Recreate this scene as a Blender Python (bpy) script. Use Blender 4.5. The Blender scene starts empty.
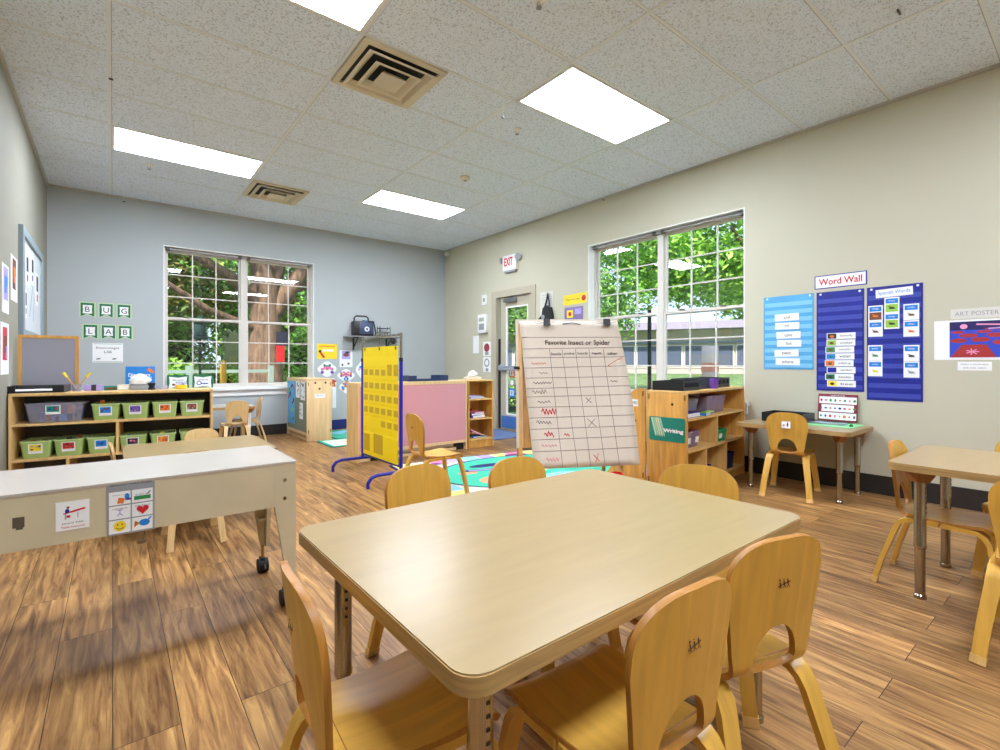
import bpy, bmesh, math, random
from mathutils import Vector, Matrix, Euler
R = math.radians
SC = bpy.context.scene
COL = SC.collection

# ------------------------------------------------------------------ camera, world, sun, exposure
CAM_Z = 1.04
cam_d = bpy.data.cameras.new('camera'); cam = bpy.data.objects.new('camera', cam_d); COL.objects.link(cam)
cam.location = (0, 0, CAM_Z); cam.rotation_euler = (R(90), 0, R(-38.5))
cam_d.sensor_width = 36; cam_d.lens = 17.53; cam_d.shift_y = -0.012; cam_d.clip_start = 0.02; cam_d.clip_end = 300
SC.camera = cam
W = bpy.data.worlds.new('sky'); SC.world = W; W.use_nodes = True
bg = W.node_tree.nodes['Background']; bg.inputs[0].default_value = (0.62, 0.80, 1.0, 1); bg.inputs[1].default_value = 2.0
sd = bpy.data.lights.new('sun', 'SUN'); sd.energy = 9; sd.angle = R(2); sd.color = (1, .95, .86)
so = bpy.data.objects.new('sun', sd); COL.objects.link(so); so.rotation_euler = (R(48), 0, R(-42))
SC.view_settings.view_transform = 'Standard'; SC.view_settings.look = 'None'; SC.view_settings.gamma = 1
SC.view_settings.use_curve_mapping = False; SC.view_settings.exposure = 0.0
PANEL = 41.0          # brightness of the ceiling light panels

XR, XL, YB, YF, ZC = 4.76, -0.59, 7.6, -3.2, 3.09

# ------------------------------------------------------------------ materials
def lin(c):
    c = c / 255.0
    return c / 12.92 if c <= 0.04045 else ((c + 0.055) / 1.055) ** 2.4
def rgb(t): return (lin(t[0]), lin(t[1]), lin(t[2]), 1)
MATS = {}
def mat(name, c, rough=.55, metal=0.0, spec=.5, emit=None, alpha=None, noise=0.0, nscale=8.0, stretch=(1, 1, 1), bump=0.0, bscale=40.0):
    if name in MATS: return MATS[name]
    m = bpy.data.materials.new(name); m.use_nodes = True; nt = m.node_tree
    p = nt.nodes['Principled BSDF']; p.inputs['Base Color'].default_value = rgb(c)
    p.inputs['Roughness'].default_value = rough; p.inputs['Metallic'].default_value = metal
    p.inputs['Specular IOR Level'].default_value = spec
    if emit: p.inputs['Emission Color'].default_value = rgb(c); p.inputs['Emission Strength'].default_value = emit
    if alpha is not None: p.inputs['Alpha'].default_value = alpha
    if noise or bump:
        tc = nt.nodes.new('ShaderNodeTexCoord'); mp = nt.nodes.new('ShaderNodeMapping'); mp.inputs['Scale'].default_value = stretch
        nt.links.new(tc.outputs['Object'], mp.inputs['Vector'])
    if noise:
        n = nt.nodes.new('ShaderNodeTexNoise'); n.inputs['Scale'].default_value = nscale; n.inputs['Detail'].default_value = 5; n.inputs['Distortion'].default_value = .6
        nt.links.new(mp.outputs[0], n.inputs['Vector'])
        r = nt.nodes.new('ShaderNodeValToRGB'); k = noise
        r.color_ramp.elements[0].position = .3; r.color_ramp.elements[1].position = .7
        r.color_ramp.elements[0].color = rgb(tuple(max(0, v * (1 - k)) for v in c)); r.color_ramp.elements[1].color = rgb(tuple(min(255, v * (1 + k * .6)) for v in c))
        nt.links.new(n.outputs['Fac'], r.inputs[0]); nt.links.new(r.outputs[0], p.inputs['Base Color'])
    if bump:
        n2 = nt.nodes.new('ShaderNodeTexNoise'); n2.inputs['Scale'].default_value = bscale; n2.inputs['Detail'].default_value = 3
        nt.links.new(mp.outputs[0], n2.inputs['Vector']); b = nt.nodes.new('ShaderNodeBump'); b.inputs['Strength'].default_value = bump; b.inputs['Distance'].default_value = .004
        nt.links.new(n2.outputs['Fac'], b.inputs['Height']); nt.links.new(b.outputs[0], p.inputs['Normal'])
    MATS[name] = m; return m
def wood(name, c, rough=.38, k=.13, stretch=(14, 14, 1.2)): return mat(name, c, rough=rough, noise=k, nscale=2.2, stretch=stretch)

m_chair = wood('chair_birch', (216, 166, 70), .33, .08, (14, 1.3, 1.3))
m_chair_edge = wood('chair_ply_edge', (176, 118, 46), .45, .12, (2, 30, 2))
m_chairL = wood('chair_pale_birch', (222, 188, 130), .35, .06, (14, 1.3, 1.3))
m_chairL_edge = wood('chair_pale_edge', (198, 152, 92), .45, .1, (2, 30, 2))
m_table = wood('table_maple', (165, 140, 96), .30, .025, (1.5, 12, 6))
m_tedge = wood('table_edge', (172, 138, 86), .45, .15, (2, 2, 40))
m_shelf = wood('shelf_maple', (228, 188, 124), .42, .08)
m_shelf2 = wood('shelf_honey', (214, 158, 78), .38, .12)
m_shelf2d = wood('shelf_honey_edge', (228, 184, 112), .4, .08)
m_shelf3 = wood('cabinet_pale', (232, 198, 146), .42, .06)
m_bracket = wood('leg_bracket_wood', (160, 104, 56), .45, .15)
m_chrome = mat('chrome', (176, 168, 158), .16, 1.0)
m_brass = mat('brass', (200, 168, 90), .25, 1.0)
m_steel = mat('steel', (150, 150, 152), .3, 1.0)
m_black = mat('black_plastic', (24, 25, 28), .4)
m_rubber = mat('black_rubber', (18, 18, 20), .6)
m_white = mat('white_paint', (236, 234, 230), .5)
m_paper = mat('white_paper', (240, 240, 238), .7)
m_grey = mat('grey_plastic', (150, 152, 156), .5)
m_dark = mat('dark_marks', (50, 48, 52), .7)
m_ink = mat('ink', (60, 52, 56), .8)
m_red = mat('red_paint', (206, 30, 40), .5)
m_redink = mat('red_ink', (214, 84, 76), .8)
m_pinkink = mat('pink_ink', (226, 130, 140), .8)
m_blue = mat('blue_paint', (22, 28, 150), .4)
m_navy = mat('navy_chart', (18, 34, 140), .45, noise=.12, nscale=9, bump=.3, bscale=12)
m_navy2 = mat('navy_pocket', (62, 74, 170), .3)
m_lblue = mat('light_blue_chart', (84, 168, 218), .45, noise=.05, nscale=9, bump=.3, bscale=12)
m_lblue2 = mat('light_blue_pocket', (130, 196, 232), .35)
m_yellow = mat('yellow_chart', (255, 224, 0), .55, noise=.03, nscale=7)
m_yellow2 = mat('yellow_pocket', (222, 178, 8), .35)
m_cyan = mat('card_blue', (28, 130, 214), .5)
m_green = mat('leaf_green', (46, 140, 74), .6)
m_dgreen = mat('border_green', (20, 110, 74), .6)
m_lgreen = mat('lime_green', (150, 200, 70), .6)
m_orange = mat('orange', (228, 120, 40), .6)
m_yel = mat('yellow', (246, 214, 40), .6)
m_brown = mat('brown', (120, 72, 48), .7)
m_purple = mat('purple', (112, 70, 170), .6)
m_lav = mat('lavender', (176, 160, 226), .6)
m_teal = mat('teal', (20, 130, 112), .5)
m_pink = mat('pink', (240, 120, 170), .6)
m_tan = mat('door_frame_paint', (182, 172, 150), .5)
m_cream = mat('cream_laminate', (206, 192, 158), .5, noise=.03, nscale=5)
m_whitetop = mat('white_laminate', (190, 180, 168), .22)
m_basket = mat('green_basket', (172, 200, 122), .5)
def clearmat(name, c, a, rough=.12):
    m = bpy.data.materials.new(name); m.use_nodes = True; nt = m.node_tree; nt.nodes.clear()
    o = nt.nodes.new('ShaderNodeOutputMaterial'); t = nt.nodes.new('ShaderNodeBsdfTransparent'); t.inputs[0].default_value = rgb((min(255, c[0] + 20), min(255, c[1] + 20), min(255, c[2] + 20)))
    p = nt.nodes.new('ShaderNodeBsdfPrincipled'); p.inputs['Base Color'].default_value = rgb(c); p.inputs['Roughness'].default_value = rough
    mx = nt.nodes.new('ShaderNodeMixShader'); mx.inputs[0].default_value = a
    nt.links.new(t.outputs[0], mx.inputs[1]); nt.links.new(p.outputs[0], mx.inputs[2]); nt.links.new(mx.outputs[0], o.inputs[0]); return m
m_clear = clearmat('clear_plastic', (210, 210, 222), .26)
m_clearp = clearmat('smoky_plastic', (206, 190, 212), .34)
def glassmat():
    m = bpy.data.materials.new('window_glass'); m.use_nodes = True; nt = m.node_tree; nt.nodes.clear()
    o = nt.nodes.new('ShaderNodeOutputMaterial'); t = nt.nodes.new('ShaderNodeBsdfTransparent'); g = nt.nodes.new('ShaderNodeBsdfGlossy'); g.inputs['Roughness'].default_value = 0.0
    f0 = nt.nodes.new('ShaderNodeLayerWeight'); f0.inputs[0].default_value = .5; f = nt.nodes.new('ShaderNodeMath'); f.operation = 'POWER'; f.inputs[1].default_value = 5.0; nt.links.new(f0.outputs['Facing'], f.inputs[0])
    mu = nt.nodes.new('ShaderNodeMath'); mu.operation = 'MULTIPLY_ADD'; mu.inputs[1].default_value = .9; mu.inputs[2].default_value = .035; mu.use_clamp = True
    mx = nt.nodes.new('ShaderNodeMixShader'); nt.links.new(f.outputs[0], mu.inputs[0]); nt.links.new(mu.outputs[0], mx.inputs[0])
    nt.links.new(t.outputs[0], mx.inputs[1]); nt.links.new(g.outputs[0], mx.inputs[2]); nt.links.new(mx.outputs[0], o.inputs[0]); return m
m_glass = glassmat()

def wallmat(name, c):
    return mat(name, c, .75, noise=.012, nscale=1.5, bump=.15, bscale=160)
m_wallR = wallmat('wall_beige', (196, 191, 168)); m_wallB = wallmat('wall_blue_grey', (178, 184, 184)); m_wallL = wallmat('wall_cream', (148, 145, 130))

def floormat():
    m = bpy.data.materials.new('vinyl_planks'); m.use_nodes = True; nt = m.node_tree; L = nt.links.new
    p = nt.nodes['Principled BSDF']; tc = nt.nodes.new('ShaderNodeTexCoord'); mp = nt.nodes.new('ShaderNodeMapping'); mp.inputs['Rotation'].default_value = (0, 0, R(90))
    L(tc.outputs['Object'], mp.inputs[0])
    def brick(ms):
        b = nt.nodes.new('ShaderNodeTexBrick'); b.inputs['Scale'].default_value = 1; b.inputs['Brick Width'].default_value = 1.22; b.inputs['Row Height'].default_value = .155
        b.inputs['Mortar Size'].default_value = ms; b.inputs['Color1'].default_value = (0, 0, 0, 1); b.inputs['Color2'].default_value = (1, 1, 1, 1); b.offset = .37; b.inputs['Mortar'].default_value = (.5, .5, .5, 1)
        b.inputs['Bias'].default_value = 0.0
        L(mp.outputs[0], b.inputs['Vector']); return b
    b = brick(.0012)
    # grain: each plank shifts its grain by the brick colour
    ad = nt.nodes.new('ShaderNodeVectorMath'); ad.operation = 'MULTIPLY_ADD'; ad.inputs[1].default_value = (7.3, 3.1, 1.7)
    L(b.outputs['Color'], ad.inputs[0]); L(mp.outputs[0], ad.inputs[2])
    mp2 = nt.nodes.new('ShaderNodeMapping'); mp2.inputs['Scale'].default_value = (1.9, 24, 1); L(ad.outputs[0], mp2.inputs[0])
    n = nt.nodes.new('ShaderNodeTexNoise'); n.inputs['Scale'].default_value = 1.6; n.inputs['Detail'].default_value = 8; n.inputs['Roughness'].default_value = .62; n.inputs['Distortion'].default_value = .8; L(mp2.outputs[0], n.inputs['Vector'])
    cr = nt.nodes.new('ShaderNodeValToRGB'); e = cr.color_ramp.elements
    e[0].position = .28; e[0].color = rgb((90, 60, 34)); e[1].position = .74; e[1].color = rgb((204, 160, 98))
    x = e.new(.42); x.color = rgb((134, 94, 56)); x = e.new(.56); x.color = rgb((166, 124, 74)); L(n.outputs['Fac'], cr.inputs[0])
    n3 = nt.nodes.new('ShaderNodeTexNoise'); n3.inputs['Scale'].default_value = 3.2; n3.inputs['Detail'].default_value = 4
    mp3 = nt.nodes.new('ShaderNodeMapping'); mp3.inputs['Scale'].default_value = (.7, 3, 1); L(ad.outputs[0], mp3.inputs[0]); L(mp3.outputs[0], n3.inputs['Vector'])
    ov = nt.nodes.new('ShaderNodeMix'); ov.data_type = 'RGBA'; ov.blend_type = 'OVERLAY'; ov.inputs[0].default_value = .55; L(cr.outputs[0], ov.inputs[6]); L(n3.outputs['Fac'], ov.inputs[7])
    hs = nt.nodes.new('ShaderNodeHueSaturation'); mr = nt.nodes.new('ShaderNodeMapRange'); mr.inputs[3].default_value = .78; mr.inputs[4].default_value = 1.2
    sx = nt.nodes.new('ShaderNodeSeparateColor'); L(b.outputs['Color'], sx.inputs[0]); L(sx.outputs[0], mr.inputs[0]); L(mr.outputs[0], hs.inputs['Value']); L(ov.outputs[2], hs.inputs['Color'])
    mo = nt.nodes.new('ShaderNodeMix'); mo.data_type = 'RGBA'; L(b.outputs['Fac'], mo.inputs[0]); L(hs.outputs[0], mo.inputs[6]); mo.inputs[7].default_value = rgb((60, 42, 34))
    L(mo.outputs[2], p.inputs['Base Color']); p.inputs['Roughness'].default_value = .40; p.inputs['Specular IOR Level'].default_value = .30
    bp = nt.nodes.new('ShaderNodeBump'); bp.inputs['Strength'].default_value = .12; bp.inputs['Distance'].default_value = .003; L(n.outputs['Fac'], bp.inputs['Height']); L(bp.outputs[0], p.inputs['Normal'])
    return m
def tilemat():
    m = bpy.data.materials.new('ceiling_tile'); m.use_nodes = True; nt = m.node_tree; L = nt.links.new
    p = nt.nodes['Principled BSDF']; p.inputs['Roughness'].default_value = .9; tc = nt.nodes.new('ShaderNodeTexCoord')
    n = nt.nodes.new('ShaderNodeTexNoise'); n.inputs['Scale'].default_value = 95; n.inputs['Detail'].default_value = 2; L(tc.outputs['Object'], n.inputs['Vector'])
    cr = nt.nodes.new('ShaderNodeValToRGB'); e = cr.color_ramp.elements; e[0].position = .33; e[0].color = rgb((182, 190, 200)); e[1].position = .47; e[1].color = rgb((230, 240, 255))
    L(n.outputs['Fac'], cr.inputs[0]); L(cr.outputs[0], p.inputs['Base Color'])
    bp = nt.nodes.new('ShaderNodeBump'); bp.inputs['Strength'].default_value = .4; bp.inputs['Distance'].default_value = .002; L(n.outputs['Fac'], bp.inputs['Height']); L(bp.outputs[0], p.inputs['Normal'])
    return m

# ------------------------------------------------------------------ mesh builder
class MB:
    def __init__(s): s.bm = bmesh.new()
    def _f(s, vs, m=0):
        try:
            f = s.bm.faces.new(vs); f.material_index = m; return f
        except ValueError: return None
    def box(s, x0, y0, z0, x1, y1, z1, m=0, bev=0.0, seg=2):
        x0, x1 = min(x0, x1), max(x0, x1); y0, y1 = min(y0, y1), max(y0, y1); z0, z1 = min(z0, z1), max(z0, z1)
        v = [s.bm.verts.new(p) for p in ((x0,y0,z0),(x1,y0,z0),(x1,y1,z0),(x0,y1,z0),(x0,y0,z1),(x1,y0,z1),(x1,y1,z1),(x0,y1,z1))]
        fs = [s._f([v[i] for i in q], m) for q in ((0,3,2,1),(4,5,6,7),(0,1,5,4),(1,2,6,5),(2,3,7,6),(3,0,4,7))]
        if bev > 0:
            es = list({e for f in fs for e in f.edges})
            r = bmesh.ops.bevel(s.bm, geom=es, offset=bev, segments=seg, affect='EDGES', profile=.5)
            for f in r['faces']: f.material_index = m
        return s
    def sweep(s, pts, sec, up=None, m=0, cap=True):
        """sec(i,n) -> list of (a,b) offsets in the (side, up) frame"""
        P = [Vector(p) for p in pts]; n = len(P); rings = []; prev = None
        for i in range(n):
            t = (P[min(i+1, n-1)] - P[max(i-1, 0)]).normalized()
            if up is not None: side = Vector(up).normalized(); side = (side - t * side.dot(t)).normalized()
            else:
                if prev is None: a = Vector((0,0,1)) if abs(t.z) < .9 else Vector((1,0,0)); side = t.cross(a).normalized()
                else: side = (prev - t * prev.dot(t)).normalized()
            prev = side; u = t.cross(side).normalized()
            rings.append([s.bm.verts.new(P[i] + side * a + u * b) for a, b in sec(i, n)])
        k = len(rings[0])
        for i in range(n-1):
            for j in range(k): s._f([rings[i][j], rings[i][(j+1) % k], rings[i+1][(j+1) % k], rings[i+1][j]], m)
        if cap: s._f(rings[0][::-1], m); s._f(rings[-1], m)
        return s
    def tube(s, pts, r, seg=10, m=0, cap=True):
        rr = r if isinstance(r, (list, tuple)) else [r] * len(pts)
        return s.sweep(pts, lambda i, n: [(rr[i] * math.cos(2*math.pi*j/seg), rr[i] * math.sin(2*math.pi*j/seg)) for j in range(seg)], m=m, cap=cap)
    def cyl(s, p0, p1, r0, r1=None, seg=16, m=0): return s.tube([p0, p1], [r0, r0 if r1 is None else r1], seg, m)
    def strip(s, pts, w, th, up=(1,0,0), m=0):
        return s.sweep(pts, lambda i, n: [(-w(i/(n-1))/2, -th/2), (w(i/(n-1))/2, -th/2), (w(i/(n-1))/2, th/2), (-w(i/(n-1))/2, th/2)], up=up, m=m)
    def prism(s, poly, a0, a1, axis='z', m=0, mside=None):
        def P(u, v, a): return {'z': (u, v, a), 'y': (u, a, v), 'x': (a, u, v)}[axis]
        lo = [s.bm.verts.new(P(u, v, a0)) for u, v in poly]; hi = [s.bm.verts.new(P(u, v, a1)) for u, v in poly]; n = len(poly)
        f = [s._f(lo[::-1], m), s._f(hi, m)]
        for i in range(n): f.append(s._f([lo[i], lo[(i+1) % n], hi[(i+1) % n], hi[i]], m if mside is None else mside))
        return s
    def lathe(s, prof, c=(0,0,0), seg=20, m=0):
        c = Vector(c); rings = []
        for r, z in prof:
            if r < 1e-6: rings.append([s.bm.verts.new(c + Vector((0,0,z)))])
            else: rings.append([s.bm.verts.new(c + Vector((r*math.cos(2*math.pi*j/seg), r*math.sin(2*math.pi*j/seg), z))) for j in range(seg)])
        for a, b in zip(rings, rings[1:]):
            for j in range(seg):
                k = (j+1) % seg
                if len(a) == 1 and len(b) > 1: s._f([a[0], b[k], b[j]], m)
                elif len(b) == 1 and len(a) > 1: s._f([a[j], a[k], b[0]], m)
                elif len(a) > 1: s._f([a[j], a[k], b[k], b[j]], m)
        return s
    def quad(s, a, b, c, d, m=0): s._f([s.bm.verts.new(p) for p in (a,b,c,d)], m); return s
    # flat marks in the x-z plane (viewer on the -y side)
    def rect(s, x0, z0, x1, z1, y, m=0):
        return s.quad((x0,y,z0),(x1,y,z0),(x1,y,z1),(x0,y,z1), m)
    def ell(s, cx, cz, rx, rz, y, m=0, n=18, a0=0):
        s._f([s.bm.verts.new((cx + rx*math.cos(2*math.pi*i/n + a0), y, cz + rz*math.sin(2*math.pi*i/n + a0))) for i in range(n)], m); return s
    def poly(s, pts, y, m=0): s._f([s.bm.verts.new((u, y, v)) for u, v in pts], m); return s
    def line(s, x0, z0, x1, z1, w, y, m=0):
        d = Vector((x1-x0, z1-z0)); L = d.length or 1; n = Vector((-d.y, d.x)) / L * w / 2
        return s.poly([(x0-n.x, z0-n.y), (x1-n.x, z1-n.y), (x1+n.x, z1+n.y), (x0+n.x, z0+n.y)], y, m)
    def mesh(s, name, mats, smooth=True, fix=True):
        if fix: bmesh.ops.recalc_face_normals(s.bm, faces=[f for f in s.bm.faces if len(f.verts) > 2 and any(len(e.link_faces) > 1 for e in f.edges)])
        me = bpy.data.meshes.new(name); s.bm.to_mesh(me); s.bm.free()
        for mm in (mats if isinstance(mats, (list, tuple)) else [mats]): me.materials.append(mm)
        if smooth:
            me.shade_smooth(); me.set_sharp_from_angle(angle=R(38))
        return me
    def build(s, name, mats, parent=None, loc=(0,0,0), rot=(0,0,0), smooth=True):
        o = bpy.data.objects.new(name, s.mesh(name, mats, smooth)); COL.objects.link(o)
        o.location = loc; o.rotation_euler = rot
        if parent: o.parent = parent
        return o
def rr(x0, y0, x1, y1, r, n=5):
    out = []
    for cx, cy, a in ((x1-r, y1-r, 0), (x0+r, y1-r, 90), (x0+r, y0+r, 180), (x1-r, y0+r, 270)):
        for i in range(n+1): t = R(a + 90*i/n); out.append((cx + r*math.cos(t), cy + r*math.sin(t)))
    return out
def tag(o, label, cat, group=None, kind=None):
    if label: o['label'] = label
    if cat: o['category'] = cat
    if group: o['group'] = group
    if kind: o['kind'] = kind
    return o
def thing(name, label, cat, loc=(0,0,0), rz=0, group=None):
    o = bpy.data.objects.new(name, None); COL.objects.link(o); o.empty_display_size = .05
    o.location = loc; o.rotation_euler = (0, 0, R(rz)); return tag(o, label, cat, group)
def struct(name, mb, mats, parent=None, smooth=False, loc=(0,0,0), rot=(0,0,0)):
    o = mb.build(name, mats, parent, loc, rot, smooth)
    if not parent: o['kind'] = 'structure'
    return o
def copy_tree(o, parent=None):
    c = o.copy(); COL.objects.link(c)
    if parent: c.parent = parent
    for ch in list(o.children): copy_tree(ch, c)
    return c
def text_mesh(body, height, width=None, extrude=.0004, bold=0.0):
    cu = bpy.data.curves.new('lettering', 'FONT'); cu.body = body; cu.size = 1; cu.extrude = 0; cu.align_x = 'CENTER'; cu.align_y = 'CENTER'; cu.offset = bold; cu.resolution_u = 3
    ob = bpy.data.objects.new('tmp_text', cu); COL.objects.link(ob); dg = bpy.context.evaluated_depsgraph_get(); dg.update()
    me = bpy.data.meshes.new_from_object(ob.evaluated_get(dg)); bpy.data.objects.remove(ob)
    xs = [v.co.x for v in me.vertices]; ys = [v.co.y for v in me.vertices]
    w0 = max(xs)-min(xs); h0 = max(ys)-min(ys); cx = (max(xs)+min(xs))/2; cy = (max(ys)+min(ys))/2
    sy = height / h0; sx = (width / w0) if width else sy
    for v in me.vertices: v.co = ((v.co.x-cx)*sx, 0, (v.co.y-cy)*sy)
    me.name = 'lettering'; return me
def text(body, height, m, parent, x, y, z, width=None, bold=0.0, name='lettering', rot=(0,0,0)):
    me = text_mesh(body, height, width, bold=bold); me.materials.append(m)
    o = bpy.data.objects.new(name, me); COL.objects.link(o); o.parent = parent; o.location = (x, y, z); o.rotation_euler = rot; return o
def wall_loc(w, u, z):
    return {'B': ((u, YB, z), 0), 'R': ((XR, u, z), -90), 'L': ((XL, u, z), 90)}[w]
# ------------------------------------------------------------------ room shell
struct('floor', MB().box(XL-.2, YF-.2, -.12, XR+.25, YB+.25, 0), floormat())
m_tile = tilemat(); m_tee = mat('ceiling_tee_bar', (226, 232, 238), .5); m_gap = mat('tile_gap', (178, 180, 184), .8)
ceil = struct('ceiling', MB().box(XL-.2, YF-.2, ZC, XR+.25, YB+.25, ZC+.15), m_tile)
mb = MB()
GX = [-.02 + 1.2375*i for i in range(0, 4)]; GY = [2.29 + .61*i for i in range(-9, 9)]
for x in GX: mb.box(x-.012, YF, ZC-.004, x+.012, YB, ZC+.001)
for y in GY: mb.box(XL, y-.010, ZC-.003, XR, y+.010, ZC+.001)
grid = struct('ceiling_grid', mb, m_tee, ceil)
mb = MB()
for x in GX: mb.box(x+.012, YF, ZC-.0012, x+.0165, YB, ZC+.001)
for y in GY: mb.box(XL, y+.010, ZC-.0012, XR, y+.0155, ZC+.001)
struct('tile_gap', mb, m_gap, ceil)
# walls with openings
W1 = (.51, 2.41, .69, 2.56); W2 = (2.20, 4.17, .66, 2.54); DR = (5.22, 6.10, 0, 2.10)
mb = MB(); T = .22
mb.box(XL-.2, YB, 0, W1[0], YB+T, ZC); mb.box(W1[1], YB, 0, XR+T, YB+T, ZC); mb.box(W1[0], YB, 0, W1[1], YB+T, W1[2]); mb.box(W1[0], YB, W1[3], W1[1], YB+T, ZC)
struct('wall_back', mb, m_wallB)
mb = MB()
mb.box(XR, YF, 0, XR+T, W2[0], ZC); mb.box(XR, W2[1], 0, XR+T, DR[0], ZC); mb.box(XR, DR[1], 0, XR+T, YB, ZC)
mb.box(XR, W2[0], 0, XR+T, W2[1], W2[2]); mb.box(XR, W2[0], W2[3], XR+T, W2[1], ZC); mb.box(XR, DR[0], DR[3], XR+T, DR[1], ZC)
struct('wall_right', mb, m_wallR)
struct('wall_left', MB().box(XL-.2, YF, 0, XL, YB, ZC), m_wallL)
struct('wall_front', MB().box(XL-.2, YF-.2, 0, XR+T, YF, ZC), m_wallR)
m_base = mat('black_cove_base', (38, 35, 34), .4)
def base(name, x0, y0, x1, y1, m=m_base): return struct(name, MB().box(x0, y0, 0, x1, y1, .15, bev=.003), m)
base('baseboard_back', XL, YB-.012, 2.36, YB)
base('baseboard_back.001', 2.36, YB-.012, XR, YB, mat('base_blue_lit', (24, 40, 112), .4))  # same black base; the blue light on this stretch is put into its colour
base('baseboard_right', XR-.012, YF, XR, DR[0]-.07); base('baseboard_right.001', XR-.012, DR[1]+.09, XR, YB-.013); base('baseboard_left', XL, YF, XL+.012, YB-.013)
mb = MB(); mb.box(XL, YB-.02, ZC-.02, XR, YB, ZC); mb.box(XR-.02, YF, ZC-.02, XR, YB-.02, ZC); mb.box(XL, YF, ZC-.02, XL+.02, YB-.02, ZC)
struct('trim_1', mb, mat('wall_angle', (186, 184, 178), .6))

# windows (local frame: x along the wall as seen from inside, y outwards, z up; origin at the opening's lower left)
m_frame = mat('window_frame_vinyl', (214, 208, 198), .45)
def window(name, w, h, loc, rz, fw=.022, mull=.036, rev=.10):
    root = thing(name, None, None, loc, rz); root['kind'] = 'structure'
    mb = MB(); g = .004
    mb.box(0, .0, 0, .012, T, h); mb.box(w-.012, .0, 0, w, T, h); mb.box(.012, .0, h-.012, w-.012, T, h); mb.box(.012, 0, 0, w-.012, T, .012)
    struct('window_reveal', mb, m_white, root)
    mb = MB(); mb.box(.012, rev, .012, .012+fw, rev+.07, h-.012); mb.box(w-.012-fw, rev, .012, w-.012, rev+.07, h-.012)
    mb.box(.012+fw, rev, h-.012-fw, w-.012-fw, rev+.07, h-.012); mb.box(.012+fw, rev, .012, w-.012-fw, rev+.07, .012+fw); mb.box(w/2-mull, rev-.005, .012+fw, w/2+mull, rev+.075, h-.012-fw)
    struct('window_frame', mb, m_frame, root)
    for s in (0, 1):
        a = .012+fw if s == 0 else w/2+mull; b = w/2-mull if s == 0 else w-.012-fw
        z0 = .012+fw; z1 = h-.012-fw; zm = (z0+z1)/2
        for lo, hi, yo in ((z0, zm+.02, rev+.005), (zm-.02, z1, rev+.035)):
            mb = MB(); e = .023
            mb.box(a, yo, lo, a+e, yo+.028, hi); mb.box(b-e, yo, lo, b, yo+.028, hi); mb.box(a+e, yo, lo, b-e, yo+.028, lo+e+.008); mb.box(a+e, yo, hi-e-.008, b-e, yo+.028, hi)
            for i in (1, 2):
                x = a+e + (b-a-2*e)*i/3; mb.box(x-.007, yo+.006, lo+e, x+.007, yo+.022, hi-e)
                z = lo+e + (hi-lo-2*e)*i/3; mb.box(a+e, yo+.007, z-.007, b-e, yo+.021, z+.007)
            sh = struct('sash', mb, m_frame, root)
            struct('pane', MB().box(a+e, yo+.013, lo+e, b-e, yo+.015, hi-e), m_glass, sh)
        for x in (a+.25*(b-a), a+.75*(b-a)):
            struct('sash_lock', MB().box(x-.03, rev-.006, zm+.018, x+.03, rev+.012, zm+.032, bev=.003), mat('lock_metal', (96, 88, 80), .4), root)
        for x in (a+.02, b-.02): struct('blind_bracket', MB().box(x-.022, rev-.055, h-.052, x+.022, rev-.01, h-.014, bev=.003), mat('bracket_metal', (70, 66, 64), .4), root)
    struct('head_rail', MB().box(.06, rev-.045, h-.04, w-.06, rev-.012, h-.02), mat('rail_grey', (170, 166, 170), .4), root)
    return root
w1 = window('window_1', W1[1]-W1[0], W1[3]-W1[2], (W1[0], YB, W1[2]), 0)
w2 = window('window_2', W2[1]-W2[0], W2[3]-W2[2], (XR, W2[1], W2[2]), -90)
# window stools and aprons
mb = MB(); mb.box(W1[0]-.05, YB-.05, W1[2]-.03, W1[1]+.05, YB+.09, W1[2]+.005, bev=.006); mb.box(W1[0]-.03, YB-.018, W1[2]-.11, W1[1]+.03, YB, W1[2]-.03, bev=.004)
struct('trim_2', mb, m_white)
mb = MB(); mb.box(XR-.05, W2[0]-.05, W2[2]-.03, XR+.09, W2[1]+.05, W2[2]+.005, bev=.006); mb.box(XR-.018, W2[0]-.03, W2[2]-.11, XR, W2[1]+.03, W2[2]-.03, bev=.004)
struct('trim_3', mb, m_white)

# exit door (local frame as the windows; origin lower left of the opening as seen from inside = far jamb)
dw, dh = DR[1]-DR[0], DR[3]
door = thing('door_1', None, None, (XR, DR[1], 0), -90); door['kind'] = 'structure'
mb = MB(); mb.box(-.09, -.014, 0, .035, .12, dh+.07); mb.box(dw-.035, -.014, 0, dw+.065, .12, dh+.07); mb.box(.035, -.014, dh-.035, dw-.035, .12, dh+.07)
struct('door_frame', mb, m_tan, door)
mb = MB(); a, b, y0, y1 = .10, dw-.037, .03, .075
mb.box(a, y0, .01, a+.13, y1, dh-.04); mb.box(b-.10, y0, .01, b, y1, dh-.04); mb.box(a+.13, y0, dh-.19, b-.10, y1, dh-.04); mb.box(a+.13, y0, .01, b-.10, y1, .24)
leaf = struct('door_leaf', mb, m_tan, door)
struct('pane', MB().box(a+.13, .05, .24, b-.10, .054, dh-.19), m_glass, leaf)
mb = MB(); mb.box(a+.13, .028, .24, a+.15, .05, dh-.19); mb.box(b-.12, .028, .24, b-.10, .05, dh-.19); mb.box(a+.15, .028, .24, b-.12, .05, .26); mb.box(a+.15, .028, dh-.21, b-.12, .05, dh-.19)
struct('glazing_bead', mb, m_white, leaf)
struct('dark_door_gap', MB().box(.037, .03, .01, .098, .07, 1.42), m_black, door)  # dark gap at the door edge, painted as a black strip
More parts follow.
